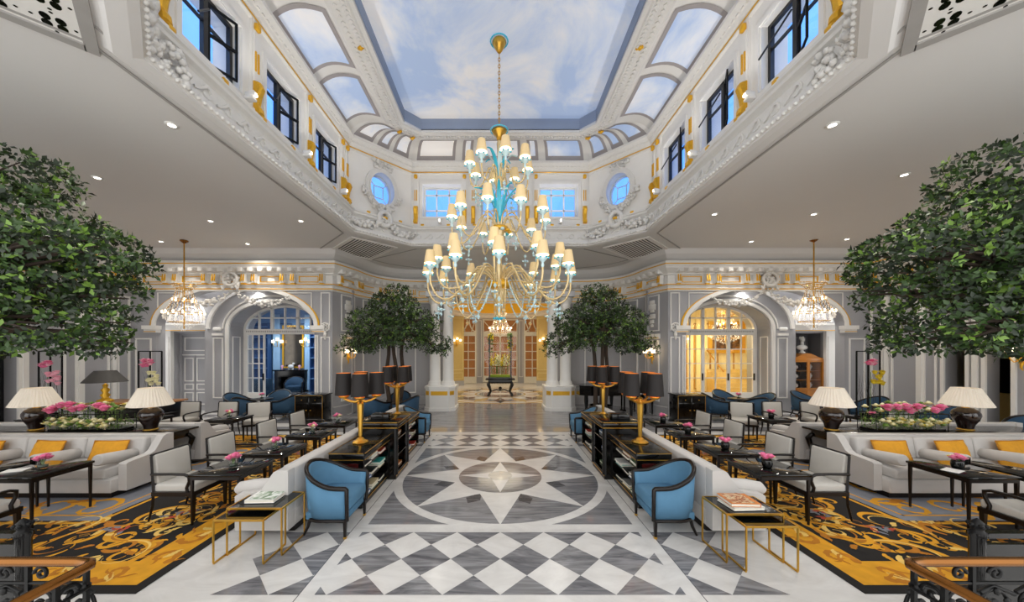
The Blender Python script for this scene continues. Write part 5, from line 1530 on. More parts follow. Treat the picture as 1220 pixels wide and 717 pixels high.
b = MB(); b.lathe([(.42, .5), (.2, .8)], n=30, caps=False); b.lathe([(.41, .5), (.19, .8)], n=30, caps=False); b.lathe([(0, .8), (.2, .8)], n=30, caps=False); b.build('lamp_shade', mat('grey_shade', '#4c4a48', .6), t)
b = MB(); b.sphere((0, 0, .52), .04, 8, 6); b.build('bulb', M_bulb, t)

# ================================================================== TREES
def tree_mesh(rf, pads, nleaf, ls):
    b = MB()
    tot = sum(p[3] * p[4] * p[5] for p in pads)
    for (x, y, z, rx, ry, rz) in pads:
        n = int(nleaf * rx * ry * rz / tot / 6)
        for k in range(n):
            # cluster centre near the surface of the pad
            while True:
                v = Vector((rf.uniform(-1, 1), rf.uniform(-1, 1), rf.uniform(-1, 1)))
                if .25 < v.length < 1: break
            v = v.normalized() * (v.length ** .45)
            c = Vector((x + v.x * rx, y + v.y * ry, z + v.z * rz)); o = Vector((v.x, v.y, v.z * .6 + .25)).normalized()
            o = (o + Vector((rf.uniform(-.6, .6), rf.uniform(-.6, .6), rf.uniform(-.5, .5)))).normalized()
            p1 = o.orthogonal().normalized(); p2 = o.cross(p1)
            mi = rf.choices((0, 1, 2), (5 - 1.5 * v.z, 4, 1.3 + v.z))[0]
            for q in range(6):
                a = q * pi / 3 + rf.uniform(-.3, .3); L = ls * rf.uniform(.7, 1.15)
                d = (p1 * cos(a) + p2 * sin(a)) * rf.uniform(.5, 1.0) + o * rf.uniform(-.1, 1.0) + Vector((rf.uniform(-.3, .3), rf.uniform(-.3, .3), rf.uniform(-.3, .3))); d.normalize()
                sd = d.cross(o); sd = sd.normalized() if sd.length > 1e-4 else p1
                up = sd.cross(d)
                m = c + d * L * .58; w = sd * L * .23
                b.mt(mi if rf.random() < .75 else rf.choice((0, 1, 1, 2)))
                c = c + Vector((rf.uniform(-.25, .25), rf.uniform(-.25, .25), rf.uniform(-.25, .25))) * ls; m = c + d * L * .58; s0 = c + d * L * .1
                b.add([s0, m - w + up * L * .06, c + d * L * 1.0 - up * L * .04, m + w + up * L * .06, m], [(0, 1, 4), (1, 2, 4), (2, 3, 4), (3, 0, 4)], None, True)
    return b
def tree(label, loc, pads, nleaf, ls, trunks, tr, seed, pot, rz=0, name='ficus_tree'):
    rf = random.Random(seed)
    t = thing(name, label, 'tree', loc, rz)
    b = MB()
    for j, base in enumerate(trunks):
        top = Vector((base[0] * 3.2, base[1] * 3.2, pads[0][2] - .25))
        P = [Vector((base[0], base[1], .35)), Vector((base[0] * 1.6 + rf.uniform(-.1, .1), base[1] * 1.6, top.z * .4)), Vector((base[0] * 1.4, base[1] * 2, top.z * .7)), top]
        P = smooth_path([(p.x, p.y) for p in P], 4); 
        zs = [lerp(.35, top.z, i / (len(P) - 1)) for i in range(len(P))]
        b.tube([(p.x, p.y, z) for p, z in zip(P, zs)], [lerp(tr, tr * .55, i / (len(P) - 1)) for i in range(len(P))], 8)
        for k, pd in enumerate(pads):
            if k % len(trunks) != j: continue
            a = Vector((P[-3].x, P[-3].y, zs[-3])); e = Vector(pd[:3]); m = (a + e) / 2 + Vector((rf.uniform(-.15, .15), rf.uniform(-.15, .15), .08))
            b.tube([a, m, e], [tr * .6, tr * .4, tr * .12], 6)
            for q in range(5):
                e2 = e + Vector((rf.uniform(-1, 1) * pd[3] * .8, rf.uniform(-1, 1) * pd[4] * .8, rf.uniform(-.4, .6) * pd[5]))
                b.tube([m.lerp(e, .4), m.lerp(e2, .6) + Vector((0, 0, .05)), e2], [tr * .3, tr * .2, tr * .05], 5)
    b.build('trunk', M_bark, t)
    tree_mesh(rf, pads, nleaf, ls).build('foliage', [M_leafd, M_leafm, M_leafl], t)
    b = MB(); r = pot; b.lathe([(0, 0), (r * .75, 0), (r * .8, .02), (r, .42), (r * 1.04, .45), (r * .95, .46), (r * .92, .4), (0, .39)], n=24); b.build('planter', M_black, t)
    return t
cpads = [(x * 1.06, y, z + .06, a * 1.04, b_, c * 1.05) for x, y, z, a, b_, c in [(0, 0, 3.35, .75, .75, .5), (-.65, 0, 2.95, .7, .75, .4), (.65, 0, 2.9, .75, .7, .42), (-.25, -.5, 2.6, .8, .6, .35), (.25, .5, 2.7, .8, .6, .35), (-1.05, .1, 2.35, .55, .6, .3), (1.1, 0, 2.3, .55, .6, .32), (.1, 0, 3.75, .5, .5, .3), (.45, -.5, 2.35, .6, .5, .26), (-.6, -.4, 2.2, .5, .5, .22), (1.35, .1, 2.05, .32, .4, .16), (-1.35, 0, 2.1, .35, .4, .18)]]
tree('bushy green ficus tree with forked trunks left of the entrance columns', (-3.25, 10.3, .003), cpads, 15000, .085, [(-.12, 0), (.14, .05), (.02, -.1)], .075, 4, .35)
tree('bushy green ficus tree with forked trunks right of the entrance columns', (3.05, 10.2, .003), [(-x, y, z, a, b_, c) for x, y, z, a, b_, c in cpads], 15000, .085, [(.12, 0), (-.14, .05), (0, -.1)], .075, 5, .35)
npads = [(2.9, 0, 3.15, .78, .8, .42), (2.75, -.1, 2.4, .82, .7, .34), (2.15, .1, 3.68, .8, .8, .33), (1.75, 0, 4.22, 1.0, .8, .26), (1.7, .2, 3.05, .9, .9, .55), (1.6, -.2, 2.25, .9, .7, .28), (3.3, .1, 2.75, .34, .45, .2), (3.3, 0, 3.3, .38, .45, .2), (3.2, 0, 2.2, .35, .4, .16), (.2, 0, 3.4, 1.2, 1.1, .8), (-.9, 0, 3.1, 1.0, 1.0, .7), (2.3, -.3, 2.85, .5, .5, .2)]
for s in (-1, 1):
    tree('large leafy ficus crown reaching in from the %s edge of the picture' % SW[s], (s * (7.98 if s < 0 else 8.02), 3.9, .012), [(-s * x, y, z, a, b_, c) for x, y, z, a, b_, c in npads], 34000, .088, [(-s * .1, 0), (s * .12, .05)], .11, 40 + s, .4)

# ================================================================== CRYSTAL CHANDELIERS
def crystal_chandelier(label, loc, ceil, R=.44, H=1.35, group=None):
    t = thing('crystal_chandelier', label, 'chandelier', loc, 0, group)
    top = ceil - loc[2]
    b = MB(); b.lathe([(.0, top - .002), (.09, top - .002), (.1, top - .03), (.05, top - .07), (.02, top - .09), (0, top - .1)], n=14); b.build('canopy', M_bronze, t)
    b = MB(); n = int((top - H - .1) / .06) + 1
    for k in range(n): b.box((0, 0, H + .03 + k * .06), (.016, .03, .07), rz=(k % 2) * pi / 2)
    b.build('chain', M_brass, t)
    b = MB()
    PF = [(.3, 1.33), (.34, 1.22), (.22, 1.12), (.25, .98), (.33, .8), (.42, .6), (.6, .44), (.6, .3), (.42, .18), (.22, .06), (.05, -.06)]
    PF = [(r * (R / .62) ** .7 if r < .5 else R * r / .6, z * H / 1.35) for r, z in PF]
    for (r, z) in (PF[1], PF[2], PF[4], PF[6], PF[8]):
        b.tube([(r * cos(i * pi / 12), r * sin(i * pi / 12), z) for i in range(24)], .011, 5, True)
    b.tube([(0, 0, .0), (0, 0, H + .05)], .018, 6)
    for k in range(10):
        a = 2 * pi * k / 10; b.tube([(r * .97 * cos(a), r * .97 * sin(a), z) for r, z in PF[1:7]], .007, 4)
    b.build('frame', M_brass, t)
    b = MB(); rc = random.Random(9)
    for (r0, z0), (r1, z1) in zip(PF[:-1], PF[1:]):
        L = hypot(r1 - r0, z1 - z0); m = max(2, int(L / .05))
        for j in range(m):
            u = (j + .5) / m; r = lerp(r0, r1, u); z = lerp(z0, z1, u); n = max(6, int(2 * pi * r / .075))
            for i in range(n):
                if rc.random() < .22: continue
                a = 2 * pi * (i + .5 * (j % 2)) / n; b.octa((r * cos(a), r * sin(a), z + rc.uniform(-.01, .01)), .013, .022)
    for i in range(30):
        a = 2 * pi * i / 30
        for q in range(4): b.octa((R * .97 * cos(a), R * .97 * sin(a), H * .3 - q * .045), .012, .022)
    b.build('crystals', M_crystal, t, kind='stuff')
    for k in range(14):
        a = 2 * pi * k / 14
        b = MB(); b.sphere((R * 1.02 * cos(a), R * .98 * sin(a), H * .33), .022, 6, 5, (1, 1, 1.9)); b.build('bulb', M_bulb, t)
    for k in range(8):
        a = 2 * pi * k / 8
        b = MB(); b.sphere((R * .55 * cos(a), R * .55 * sin(a), H * .6), .02, 6, 5, (1, 1, 1.9)); b.build('bulb', M_bulb, t)
    return t
cr = crystal_chandelier('bell-shaped crystal chandelier hanging before the left alcove arch', (-8.85, 9.4, 2.72), CZ, group='bell-shaped crystal chandeliers')
c2 = dup(cr, (8.78, 9.4, 2.75), label='bell-shaped crystal chandelier hanging before the right alcove arch')
c3 = dup(cr, (0, 19.0, 2.95), scale=(1.4, 1.4, 1), label='crystal chandelier in the entrance hall in front of the doors'); 
c4 = dup(cr, (9.6, 14.3, 2.45), label='larger crystal chandelier seen through the golden room window'); c4.scale = (1.5, 1.5, 1.0)
c5 = dup(cr, (7.6, 14.2, 2.2), label='smaller crystal chandelier at the left of the golden room window'); c5.scale = (.7, .7, .9)

# ================================================================== GREAT GLASS CHANDELIER
M_amberglass = mat('champagne_glass', '#d8bd84', .12, .2, emit=.04, ecol='#ffe0a0', var=.15, coat=1.0, spec=.9)
M_aqua = mat('aqua_glass', '#35b9d8', .1, 0, emit=.12, ecol='#30c0e0', var=.2, coat=1.0)
M_paleaqua = mat('pale_aqua_glass', '#c2dfe4', .1, 0, emit=.05, ecol='#d8f4ff', var=.15, coat=1.0)
M_litshade = mat('lit_cream_shade', '#d9c49a', .8, emit=.3, ecol='#e8c080', var=.06, scale=60)
M_litin = mat('lit_shade_inside', '#fff4dc', .8, emit=2.0, ecol='#ffe9bd')
ch = thing('glass_chandelier', 'huge tiered glass chandelier with cream shades and aqua leaves hanging under the painted sky', 'chandelier', (-.02, 6.6, 2.72))
ZB = 2.72
b = MB(); b.lathe([(0, 5.47), (.13, 5.46), (.14, 5.43), (.1, 5.36), (.07, 5.3), (.03, 5.24), (0, 5.24)], n=18); b.mt(1).tube([(.17 * cos(i * pi / 10), .17 * sin(i * pi / 10), 5.46) for i in range(20)], .014, 5, True); b.build('canopy', [M_brass, M_aqua], ch)
b = MB()
for k in range(23): b.tube([(.018 * cos(a) if k % 2 else 0, 0 if k % 2 else .018 * cos(a), 3.72 + k * .066 + .042 * sin(a)) for a in [i * pi / 5 for i in range(10)]], .007, 4, True)
b.build('chain', M_brass, ch)
b = MB(); b.lathe([(0, 3.74), (.06, 3.74), (.15, 3.7), (.13, 3.66), (.06, 3.6), (.04, 3.5), (.0, 3.5)], n=16); b.mt(1).tube([(.17 * cos(i * pi / 10), .17 * sin(i * pi / 10), 3.71) for i in range(20)], .012, 5, True); b.build('crown', [M_brass, M_aqua], ch)
b = MB()
prof = [(0, .0), (.02, .03), (.05, .1), (.03, .16), (.06, .3), (.14, .45), (.17, .55), (.1, .62), (.07, .75), (.05, 1.2), (.07, 1.5), (.05, 1.6), (.12, 1.72), (.14, 1.8), (.06, 1.9), (.04, 2.5), (.08, 2.62), (.11, 2.72), (.05, 2.8), (.035, 3.2), (.05, 3.45), (.03, 3.55)]
b.lathe(prof, n=16); b.build('stem', M_amberglass, ch)
b = MB(); b.lathe([(.05, .58), (.2, .62), (.24, .7), (.2, .76), (.08, .78)], n=20); b.build('hub_bowl', M_gold, ch)
b = MB(); b.lathe([(.05, 1.7), (.16, 1.74), (.18, 1.8), (.06, 1.84)], n=18); b.build('hub_bowl', M_gold, ch)
b = MB(); b.lathe([(0, -.03), (.03, .0), (.0, .05)], n=8)
for k in range(6): a = k * pi / 3; b.sphere((.09 * cos(a), .09 * sin(a), .02), .04, 7, 5, (1, 1, .6))
b.build('finial', M_aqua, ch)
# (count, radius, shade bottom z, hub z, dip, phase)
TIERS = [(8, .58, 3.0, 2.72, .28, .2), (10, .92, 1.98, 1.8, .34, .1), (10, 1.2, 1.13, .78, .42, .25), (12, 1.4, .92, .7, .46, .0)]
def shade_and_cup(arm, x, y, z):
    b = MB(); b.lathe([(.105, 0), (.068, .23)], (x, y, z), 30, mod=lambda j, i: 1 + .02 * (j % 2), caps=False)
    b.mt(1).lathe([(.1, .002), (.064, .226)], (x, y, z), 15, caps=False); b.lathe([(0, .18), (.07, .18)], (x, y, z), 15, caps=False)
    b.build('lamp_shade', [M_litshade, M_litin], arm)
    b = MB(); b.lathe([(.012, -.2), (.03, -.17), (.018, -.12), (.05, -.09), (.085, -.05), (.075, -.04), (.02, -.06), (.02, 0)], (x, y, z), 12, caps=False)
    b.mt(1)
    for k in range(6):
        a = k * pi / 3; b.sphere((x + .092 * cos(a), y + .092 * sin(a), z - .045), .022, 6, 4, (1, 1, .7))
    b.build('cup', [M_paleaqua, M_aqua], arm)
for ti, (n, R, zs, zh, dip, ph) in enumerate(TIERS):
    for k in range(n):
        a = ph + 2 * pi * k / n; c, s_ = cos(a), sin(a)
        z1 = zs - .2
        P = smooth_path([(.08, zh), (R * .18, zh + .2), (R * .36, zh + .22), (R * .55, zh - dip * .25), (R * .74, z1 - dip * .85), (R * .9, z1 - dip * .8), (R * .99, z1 - dip * .35), (R, z1)], 3)
        b = MB(); b.tube([(p.x * c, p.x * s_, p.y) for p in P], [.019 if ti > 1 else .015] * len(P), 7)
        for q in (6, 11, 16): p = P[min(q, len(P) - 1)]; b.ico((p.x * c, p.x * s_, p.y), .03)
        arm = b.build('arm', M_amberglass, ch)
        shade_and_cup(arm, R * c, R * s_, zs)
        # hanging glass flower under the arm
        p = P[14] if ti > 1 else P[13]
        b = MB(); b.octa((p.x * c, p.x * s_, p.y - .1), .03, .05); b.octa((p.x * c, p.x * s_, p.y - .2), .055, .035)
        for q in range(4): b.ico((p.x * c + .05 * cos(q * pi / 2), p.x * s_ + .05 * sin(q * pi / 2), p.y - .2), .022)
        b.octa((p.x * c, p.x * s_, p.y - .28), .02, .05); b.build('pendant', M_paleaqua, arm)
# drooping strands between the hub and the arms
for k in range(8):
    a = .13 + 2 * pi * k / 8; c, s_ = cos(a), sin(a)
    P = smooth_path([(.22, .72), (.42, .3), (.62, .02 + .08 * (k % 2)), (.8, .25), (.86, .62)], 4)
    b = MB(); b.tube([(p.x * c, p.x * s_, p.y) for p in P], .012, 5)
    for i, p in enumerate(P[::2]): b.ico((p.x * c, p.x * s_, p.y), .026)
    p = P[8]; b.octa((p.x * c, p.x * s_, p.y - .1), .04, .05)
    b.build('swag', M_paleaqua if k % 2 else M_amberglass, ch)
def blade(mb, a, r0, z0, R, Z, w, curl):
    c, s_ = cos(a), sin(a); vs = []; fs = []; n = 9
    for i in range(n + 1):
        t = i / n; r = r0 + (R - r0) * t ** 1.8; z = z0 + (Z - z0) * (1 - (1 - t) ** 1.5) - curl * max(0, t - .75) * 2
        ww = w * sin(pi * min(1, t * .9 + .1)) + .006
        vs += [(r * c - s_ * ww, r * s_ + c * ww, z), (r * c, r * s_, z - .02), (r * c + s_ * ww, r * s_ - c * ww, z)]
    for i in range(n): fs += [(3 * i, 3 * i + 1, 3 * i + 4, 3 * i + 3), (3 * i + 1, 3 * i + 2, 3 * i + 5, 3 * i + 4)]
    mb.add(vs, fs, None, True)
for k in range(10):
    b = MB(); blade(b, k * 2 * pi / 10 + .3, .06, 1.9, .42 + .08 * (k % 2), 2.6, .035, .15); b.build('glass_leaf', M_aqua, ch)
for k in range(8):
    b = MB(); blade(b, k * 2 * pi / 8 + .1, .05, 2.8, .36, 3.3, .035, .15); b.build('glass_leaf', M_aqua if k % 2 else M_paleaqua, ch)
for k in range(10):
    a = k * 2 * pi / 10; b = MB(); b.ico((.2 * cos(a), .2 * sin(a), 1.72), .05, sq=(1, 1, .7)); b.build('glass_flower', [M_gold, M_aqua, M_paleaqua][k % 3], ch)

# ================================================================== FITTINGS
# downlights
DL = [(-4.5, 4.6), (-7.2, 6.0), (-6.9, 8.0), (-4.75, 8.0), (-7.3, 9.7), (4.55, 4.6), (7.1, 5.9), (4.85, 7.6), (7.1, 7.6), (7.1, 9.5), (9.6, 9.3), (-9.6, 9.5), (-2.05, 10.75), (1.85, 10.75)]
dl0 = None
for k, (x, y) in enumerate(DL):
    if dl0 is None:
        dl0 = thing('downlight', 'x', 'downlight')
        b = MB(); b.lathe([(.045, -.012), (.075, -.012), (.078, -.002), (.05, -.001)], n=20, caps=False); b.build('rim', M_trim, dl0)
        b = MB(); b.lathe([(0, -.008), (.052, -.008)], n=18, caps=False); b.build('lens', M_lightdisc, dl0)
        t = dl0
    else: t = dup(dl0)
    t.location = (x, y, CZ); t['label'] = 'round recessed ceiling spot %s of the well, %s' % (SW[-1 if x < 0 else 1], ('near the upper edge of the picture', 'second from the near end', 'halfway back', 'close to the well edge', 'before the alcove arch')[k % 5] if k < 10 else ('by the right wall', 'by the left wall', 'left of the chandelier', 'right of the chandelier')[k - 10]); t['group'] = 'recessed ceiling spots'
# ceiling grilles at the four corners of the well
for s in (-1, 1):
    t = thing('ceiling_grille', 'slatted rectangular ceiling grille beyond the %s far corner of the well' % SW[s], 'vent', (s * 4.19, 10.2, CZ), -s * pi / 4 * -1 if False else (pi / 4 if s < 0 else -pi / 4))
    b = MB(); w, d = 1.22, 1.7
    for sg in (-1, 1): b.bb(-w / 2 - .07, w / 2 + .07, sg * (d / 2 + .035) - .035, sg * (d / 2 + .035) + .035, -.03, -.002); b.bb(sg * (w / 2 + .035) - .035, sg * (w / 2 + .035) + .035, -d / 2, d / 2, -.03, -.002)
    b.build('frame', M_trim, t)
    b = MB(); b.bb(-w / 2, w / 2, -d / 2, d / 2, -.004, -.002); b.build('backing', mat('vent_dark', '#3a3836', .8), t)
    for i in range(14): b = MB(); u = -w / 2 + w * (i + .5) / 14; b.bb(u - .018, u + .018, -d / 2, d / 2, -.014, -.006); b.build('slat', M_trim, t)
    t = thing('ceiling_grille', 'pierced white ceiling panel at the near %s corner of the well' % SW[s], 'vent', (s * 4.35, 2.35, CZ), (pi / 4 if s > 0 else -pi / 4))
    b = MB()
    for sg in (-1, 1): b.bb(-w / 2 - .09, w / 2 + .09, sg * (d / 2 + .04) - .05, sg * (d / 2 + .04) + .05, -.03, -.002); b.bb(sg * (w / 2 + .04) - .05, sg * (w / 2 + .04) + .05, -d / 2, d / 2, -.03, -.002)
    b.build('frame', M_groove, t)
    b = MB(); b.bb(-w / 2, w / 2, -d / 2, d / 2, -.012, -.002)
    b.mt(1)
    for i in range(4):
        for j in range(5):
            cx_, cy_ = -w / 2 + w * (i + .5) / 4, -d / 2 + d * (j + .5) / 5
            for q in range(4):
                a = q * pi / 2 + pi / 4; x_, y_ = cx_ + .065 * cos(a), cy_ + .065 * sin(a)
                b.add([(x_ + .05 * cos(r * pi / 5), y_ + .035 * sin(r * pi / 5), -.0135) for r in range(10)], [tuple(range(10))])
                b.add([(cx_ + .13 * cos(q * pi / 2) + .015 * cos(r * pi / 3), cy_ + .13 * sin(q * pi / 2) + .015 * sin(r * pi / 3), -.0135) for r in range(6)], [tuple(range(6))])
    b.build('pierced_panel', [M_trim, M_black], t)
# spot fittings on the sills
sp0 = None
for (x, y, rz, lab) in ((-3.68, 4.95, pi / 2, 'first window of the left well wall'), (-3.68, 6.4, pi / 2, 'second window of the left well wall'), (-3.68, 7.9, pi / 2, 'third window of the left well wall'), (3.68, 4.95, -pi / 2, 'first window of the right well wall'), (3.68, 6.4, -pi / 2, 'second window of the right well wall'), (3.68, 7.9, -pi / 2, 'third window of the right well wall'), (-1.75, 9.74, 0, 'left window of the far well wall'), (1.75, 9.74, 0, 'right window of the far well wall')):
    if sp0 is None:
        sp0 = thing('spotlight', 'x', 'spotlight'); t = sp0
        b = MB(); b.rbox((0, 0, .04), (.16, .2, .06), .01); b.build('bracket', M_trim, sp0)
        b = MB(); b.rbox((0, -.02, .14), (.13, .22, .11), .015, rx=-.2); b.build('housing', M_trim, sp0)
        b = MB(); b.lathe([(0, 0), (.045, 0)], n=14, M=T(0, -.135, .118, rx=pi / 2 + .2), caps=False); b.build('lens', M_lightdisc, sp0)
    else: t = dup(sp0)
    t.location = (x, y, 5.79); t.scale = (.62,) * 3; t.rotation_euler = (0, 0, rz); t['label'] = 'small white spotlight on the sill under the ' + lab; t['group'] = 'sill spotlights'
# wall sconces
def sconce(label, loc, rz, n=4, group='wall sconces', sc=1.0):
    t = thing('wall_sconce', label, 'wall light', loc, rz, group)
    b = MB(); b.rbox((0, -.03, 0), (.09, .05, .3), .03, 5); b.sphere((0, -.07, -.05), .05, 8, 6); b.tube([(0, -.04, -.12), (0, -.06, -.22), (0, -.02, -.28)], [.03, .02, .01], 6); b.build('backplate', M_gold, t)
    for k in range(n):
        u = (k - (n - 1) / 2) / max(1, (n - 1) / 2); x = .2 * u; up = .1 * (1 - abs(u)) + (.0)
        b = MB(); b.tube([(0, -.07, -.05), (x * .5, -.14, -.1), (x, -.16, -.02), (x, -.16, .05 + up)], .012, 6); arm = b.build('arm', M_gold, t)
        b = MB(); b.lathe([(.05, .08 + up), (.068, .085 + up), (.06, .2 + up)], (x, -.16, 0), 14, caps=False); b.lathe([(0, .17 + up), (.05, .17 + up)], (x, -.16, 0), 10, caps=False); b.build('lamp_shade', mat('sconce_shade', '#fff4e0', .7, emit=3.2, ecol='#ffe6bf'), arm)
    return t
sconce('gilt wall light with four glowing shades on the pier left of the left tree', (-5.06, 11.1, 1.95), pi / 2 - .25)
sconce('gilt wall light with four glowing shades on the pier right of the right tree', (5.06, 11.1, 1.95), -pi / 2 + .25)
sconce('gilt wall light on the left mustard panel of the entrance', (-2.62, 20.16, 2.6), .39 * 0 + .39, 3)
sconce('gilt wall light on the right mustard panel of the entrance', (2.62, 20.16, 2.6), -.39, 3)
sconce('gilt wall light on the right wall at the picture edge', (11.57, 7.42, 1.95), -pi / 2, 2)
sconce('gilt wall light left of the tall mirror in the blue room', (-10.35, 15.75, 2.4), 0, 3)
sconce('gilt wall light right of the tall mirror in the blue room', (-9.05, 15.75, 2.4), 0, 3)

# ---- black cabinets by the piers
for s in (-1, 1):
    t = thing('cabinet', 'small black lacquered cabinet with gilt knobs by the %s pier' % SW[s], 'cabinet', (s * 5.42, 9.75, .002), s * -.0)
    b = MB(); b.rbox((0, 0, .43), (.78, .5, .8), .012); b.rbox((0, 0, .84), (.84, .55, .035), .01); b.bb(-.36, .36, -.22, .22, 0, .05); b.build('body', M_black, t)
    for sx in (-1, 1):
        b = MB(); b.bb(sx * .19 - .17, sx * .19 + .17, -.262, -.25, .1, .6); d = b.build('door', M_black, t)
        q = MB(); q.sphere((sx * .06, -.275, .42), .016, 8, 6); q.build('knob', M_brass, d)
        b = MB(); b.bb(sx * .19 - .17, sx * .19 + .17, -.262, -.25, .63, .79); d = b.build('drawer', M_black, t)
        q = MB(); q.sphere((sx * .19, -.275, .71), .014, 8, 6); q.build('knob', M_brass, d)
    b = MB()
    for sx in (-1, 1): b.bb(sx * .385 - .006, sx * .385 + .006, -.256, -.248, .05, .82)
    b.bb(-.4, .4, -.28, -.272, .83, .84); b.build('gold_line', M_brass, t)
# ---- glazed cabinet with bust in the right niche
M_satin = mat('satinwood', '#b3701c', .3, var=.25, scale=5, coat=.3)
t = thing('display_cabinet', 'tall glazed satinwood cabinet with swan-neck top in the right niche', 'cabinet', (10.72, 11.95, .002))
b = MB(); w, d = 1.06, .5
b.bb(-w / 2, w / 2, -d / 2, d / 2, .12, .75); b.bb(-w / 2, w / 2, d / 2 - .03, d / 2, .75, 1.75); b.bb(-w / 2, -w / 2 + .03, -d / 2, d / 2, .75, 1.75); b.bb(w / 2 - .03, w / 2, -d / 2, d / 2, .75, 1.75); b.rbox((0, 0, 1.79), (w + .08, d + .06, .08), .01)
b.build('body', M_satin, t)
b = MB(); Mx = WP(0, -d / 2, 1, -d / 2)
b.plate([(-w / 2, 1.82), (-w / 2, 1.86)] + [(-w / 2 + w / 2 * i / 8, 1.86 + .16 * (.5 - .5 * cos(pi * i / 8))) for i in range(1, 9)] + [(w / 2 * i / 8, 1.86 + .16 * (.5 + .5 * cos(pi * i / 8))) for i in range(1, 9)] + [(w / 2, 1.82)], [], d * .9, Mx); b.build('pediment', M_satin, t)
for sx in (-1, 1):
    b = MB(); b.frame(Mx, min(0, sx * w / 2), max(0, sx * w / 2), .76, 1.76, .05, .03); dd = b.build('door', M_satin, t)
    q = MB(); q.bb(min(0, sx * w / 2) + .04, max(0, sx * w / 2) - .04, .005, .012, .8, 1.72, Mx); q.build('pane', M_clear, dd)
    b = MB(); b.frame(Mx, min(0, sx * w / 2), max(0, sx * w / 2), .14, .72, .04, .015); dd = b.build('door', M_satin, t)
    q = MB(); q.sphere((sx * .05, -d / 2 - .03, .45), .015, 7, 5); q.build('knob', M_brass, dd)
    for sy in (-1, 1): b = MB(); b.box((sx * .46, sy * .2, .062), (.07, .07, .12), taper=.7); b.build('leg', M_satin, t)
b = MB(); b.bb(-w / 2 + .03, w / 2 - .03, d / 2 - .034, d / 2 - .03, .76, 1.74); b.build('lining', M_black, t)
for z in (1.08, 1.4): b = MB(); b.bb(-w / 2 + .03, w / 2 - .03, -d / 2 + .03, d / 2 - .04, z - .01, z); b.build('shelf', M_satin, t)
M_porc = mat('white_porcelain', '#e9e7e2', .2, coat=.5)
for k, (x, z, lab) in enumerate(((-.26, .752, 'lower left'), (.26, .752, 'lower right'), (-.26, 1.082, 'middle left'), (.26, 1.082, 'middle right'), (-.26, 1.402, 'upper left'), (.26, 1.402, 'upper right'))):
    b = MB(); b.lathe([(0, 0), (.05, 0), (.03, .03), (.07, .1), (.085, .16), (.05, .2), (.06, .23), (0, .23)] if k % 2 else [(0, 0), (.06, 0), (.04, .02), (.05, .05), (.1, .1), (.09, .17), (.04, .2), (.03, .24), (0, .25)], n=16)
    o = b.build('porcelain_vase', M_porc); o.location = (10.72 + x, 11.93, .002 + z); tag(o, 'white porcelain urn in the glazed cabinet, %s compartment' % lab, 'vase', 'porcelain in the glazed cabinet')
t = thing('marble_bust', 'white marble bust on top of the glazed cabinet in the right niche', 'bust', (10.74, 11.95, 2.024))
b = MB(); b.lathe([(.0, 0), (.1, 0), (.1, .03), (.05, .06), (.045, .1), (.09, .13)], n=14); b.build('socle', M_porc, t)
b = MB(); b.sphere((0, 0, .2), .13, 14, 10, (1.5, .75, .75)); b.tube([(0, 0, .26), (.0, -.01, .42)], [.062, .05], 10); b.sphere((.0, -.015, .48), .08, 14, 10, (.82, 1.0, 1.2)); b.ico((0, -.1, .475), .018, sq=(.7, 1.2, 1.4)); b.ico((0, -.085, .425), .02)
for k in range(18): a = random.uniform(0, 6.28); b.ico((.06 * cos(a), .02 + .06 * sin(a) * .9, .535 + random.uniform(-.03, .04)), .025, jit=.2)
b.build('head', M_porc, t)
# ---- grand piano
t = thing('grand_piano', 'black grand piano with its lid down beyond the right bookcases', 'piano', (4.15, 11.3, .002), pi / 2 + .2)
ol = [(-.72, 0), (-.72, .35), (-.72, 1.0), (-.6, 1.5), (-.35, 1.75), (-.05, 1.72), (.15, 1.45), (.3, 1.1), (.55, .8), (.72, .5), (.72, 0)]
b = MB(); MP = Matrix(((1, 0, 0, 0), (0, 0, 1, 0), (0, -1, 0, .98), (0, 0, 0, 1)))
b.plate(ol, [], -.28 if False else .28, Matrix(((1, 0, 0, 0), (0, 0, 1, 0), (0, 1, 0, .98), (0, 0, 0, 1)))); b.build('case', M_black, t)
b = MB(); b.plate([(x * 1.03, y * 1.01) for x, y in ol], [], .03, Matrix(((1, 0, 0, 0), (0, 0, 1, 0), (0, 1, 0, 1.015), (0, 0, 0, 1)))); b.build('lid', M_black, t)
b = MB(); b.bb(-.74, .74, -.28, .02, .62, .72); b.build('keybed', M_black, t)
b = MB(); b.bb(-.62, .62, -.25, -.1, .72, .74); b.mt(1)
for i in range(36):
    if i % 7 not in (2, 6): b.bb(-.6 + i * .0335, -.6 + i * .0335 + .014, -.19, -.1, .74, .75)
b.build('keyboard', [M_porc, M_black], t)
b = MB(); b.bb(-.5, .5, .05, .08, .98, 1.2); b.build('music_desk', M_black, t)
for (x, y) in ((-.6, .1), (.6, .1), (-.2, 1.45)): b = MB(); b.lathe([(.035, 0), (.04, .05), (.05, .3), (.07, .5), (.06, .7)], (x, y, 0), 10); b.build('leg', M_black, t)
b = MB(); b.bb(-.12, .12, -.02, .06, .08, .14); b.bb(-.1, -.07, 0, .04, .1, .65); b.bb(.07, .1, 0, .04, .1, .65); b.build('pedal_lyre', M_black, t)
t = thing('piano_bench', 'black bench standing at the grand piano', 'bench', (4.85, 11.4, .002), pi / 2 + .2)
b = MB(); b.rbox((0, 0, .46), (.7, .35, .08), .02); b.build('seat', M_black, t)
for sx in (-1, 1):
    for sy in (-1, 1): b = MB(); b.box((sx * .3, sy * .13, .21), (.045, .045, .42), taper=.7); b.build('leg', M_black, t)
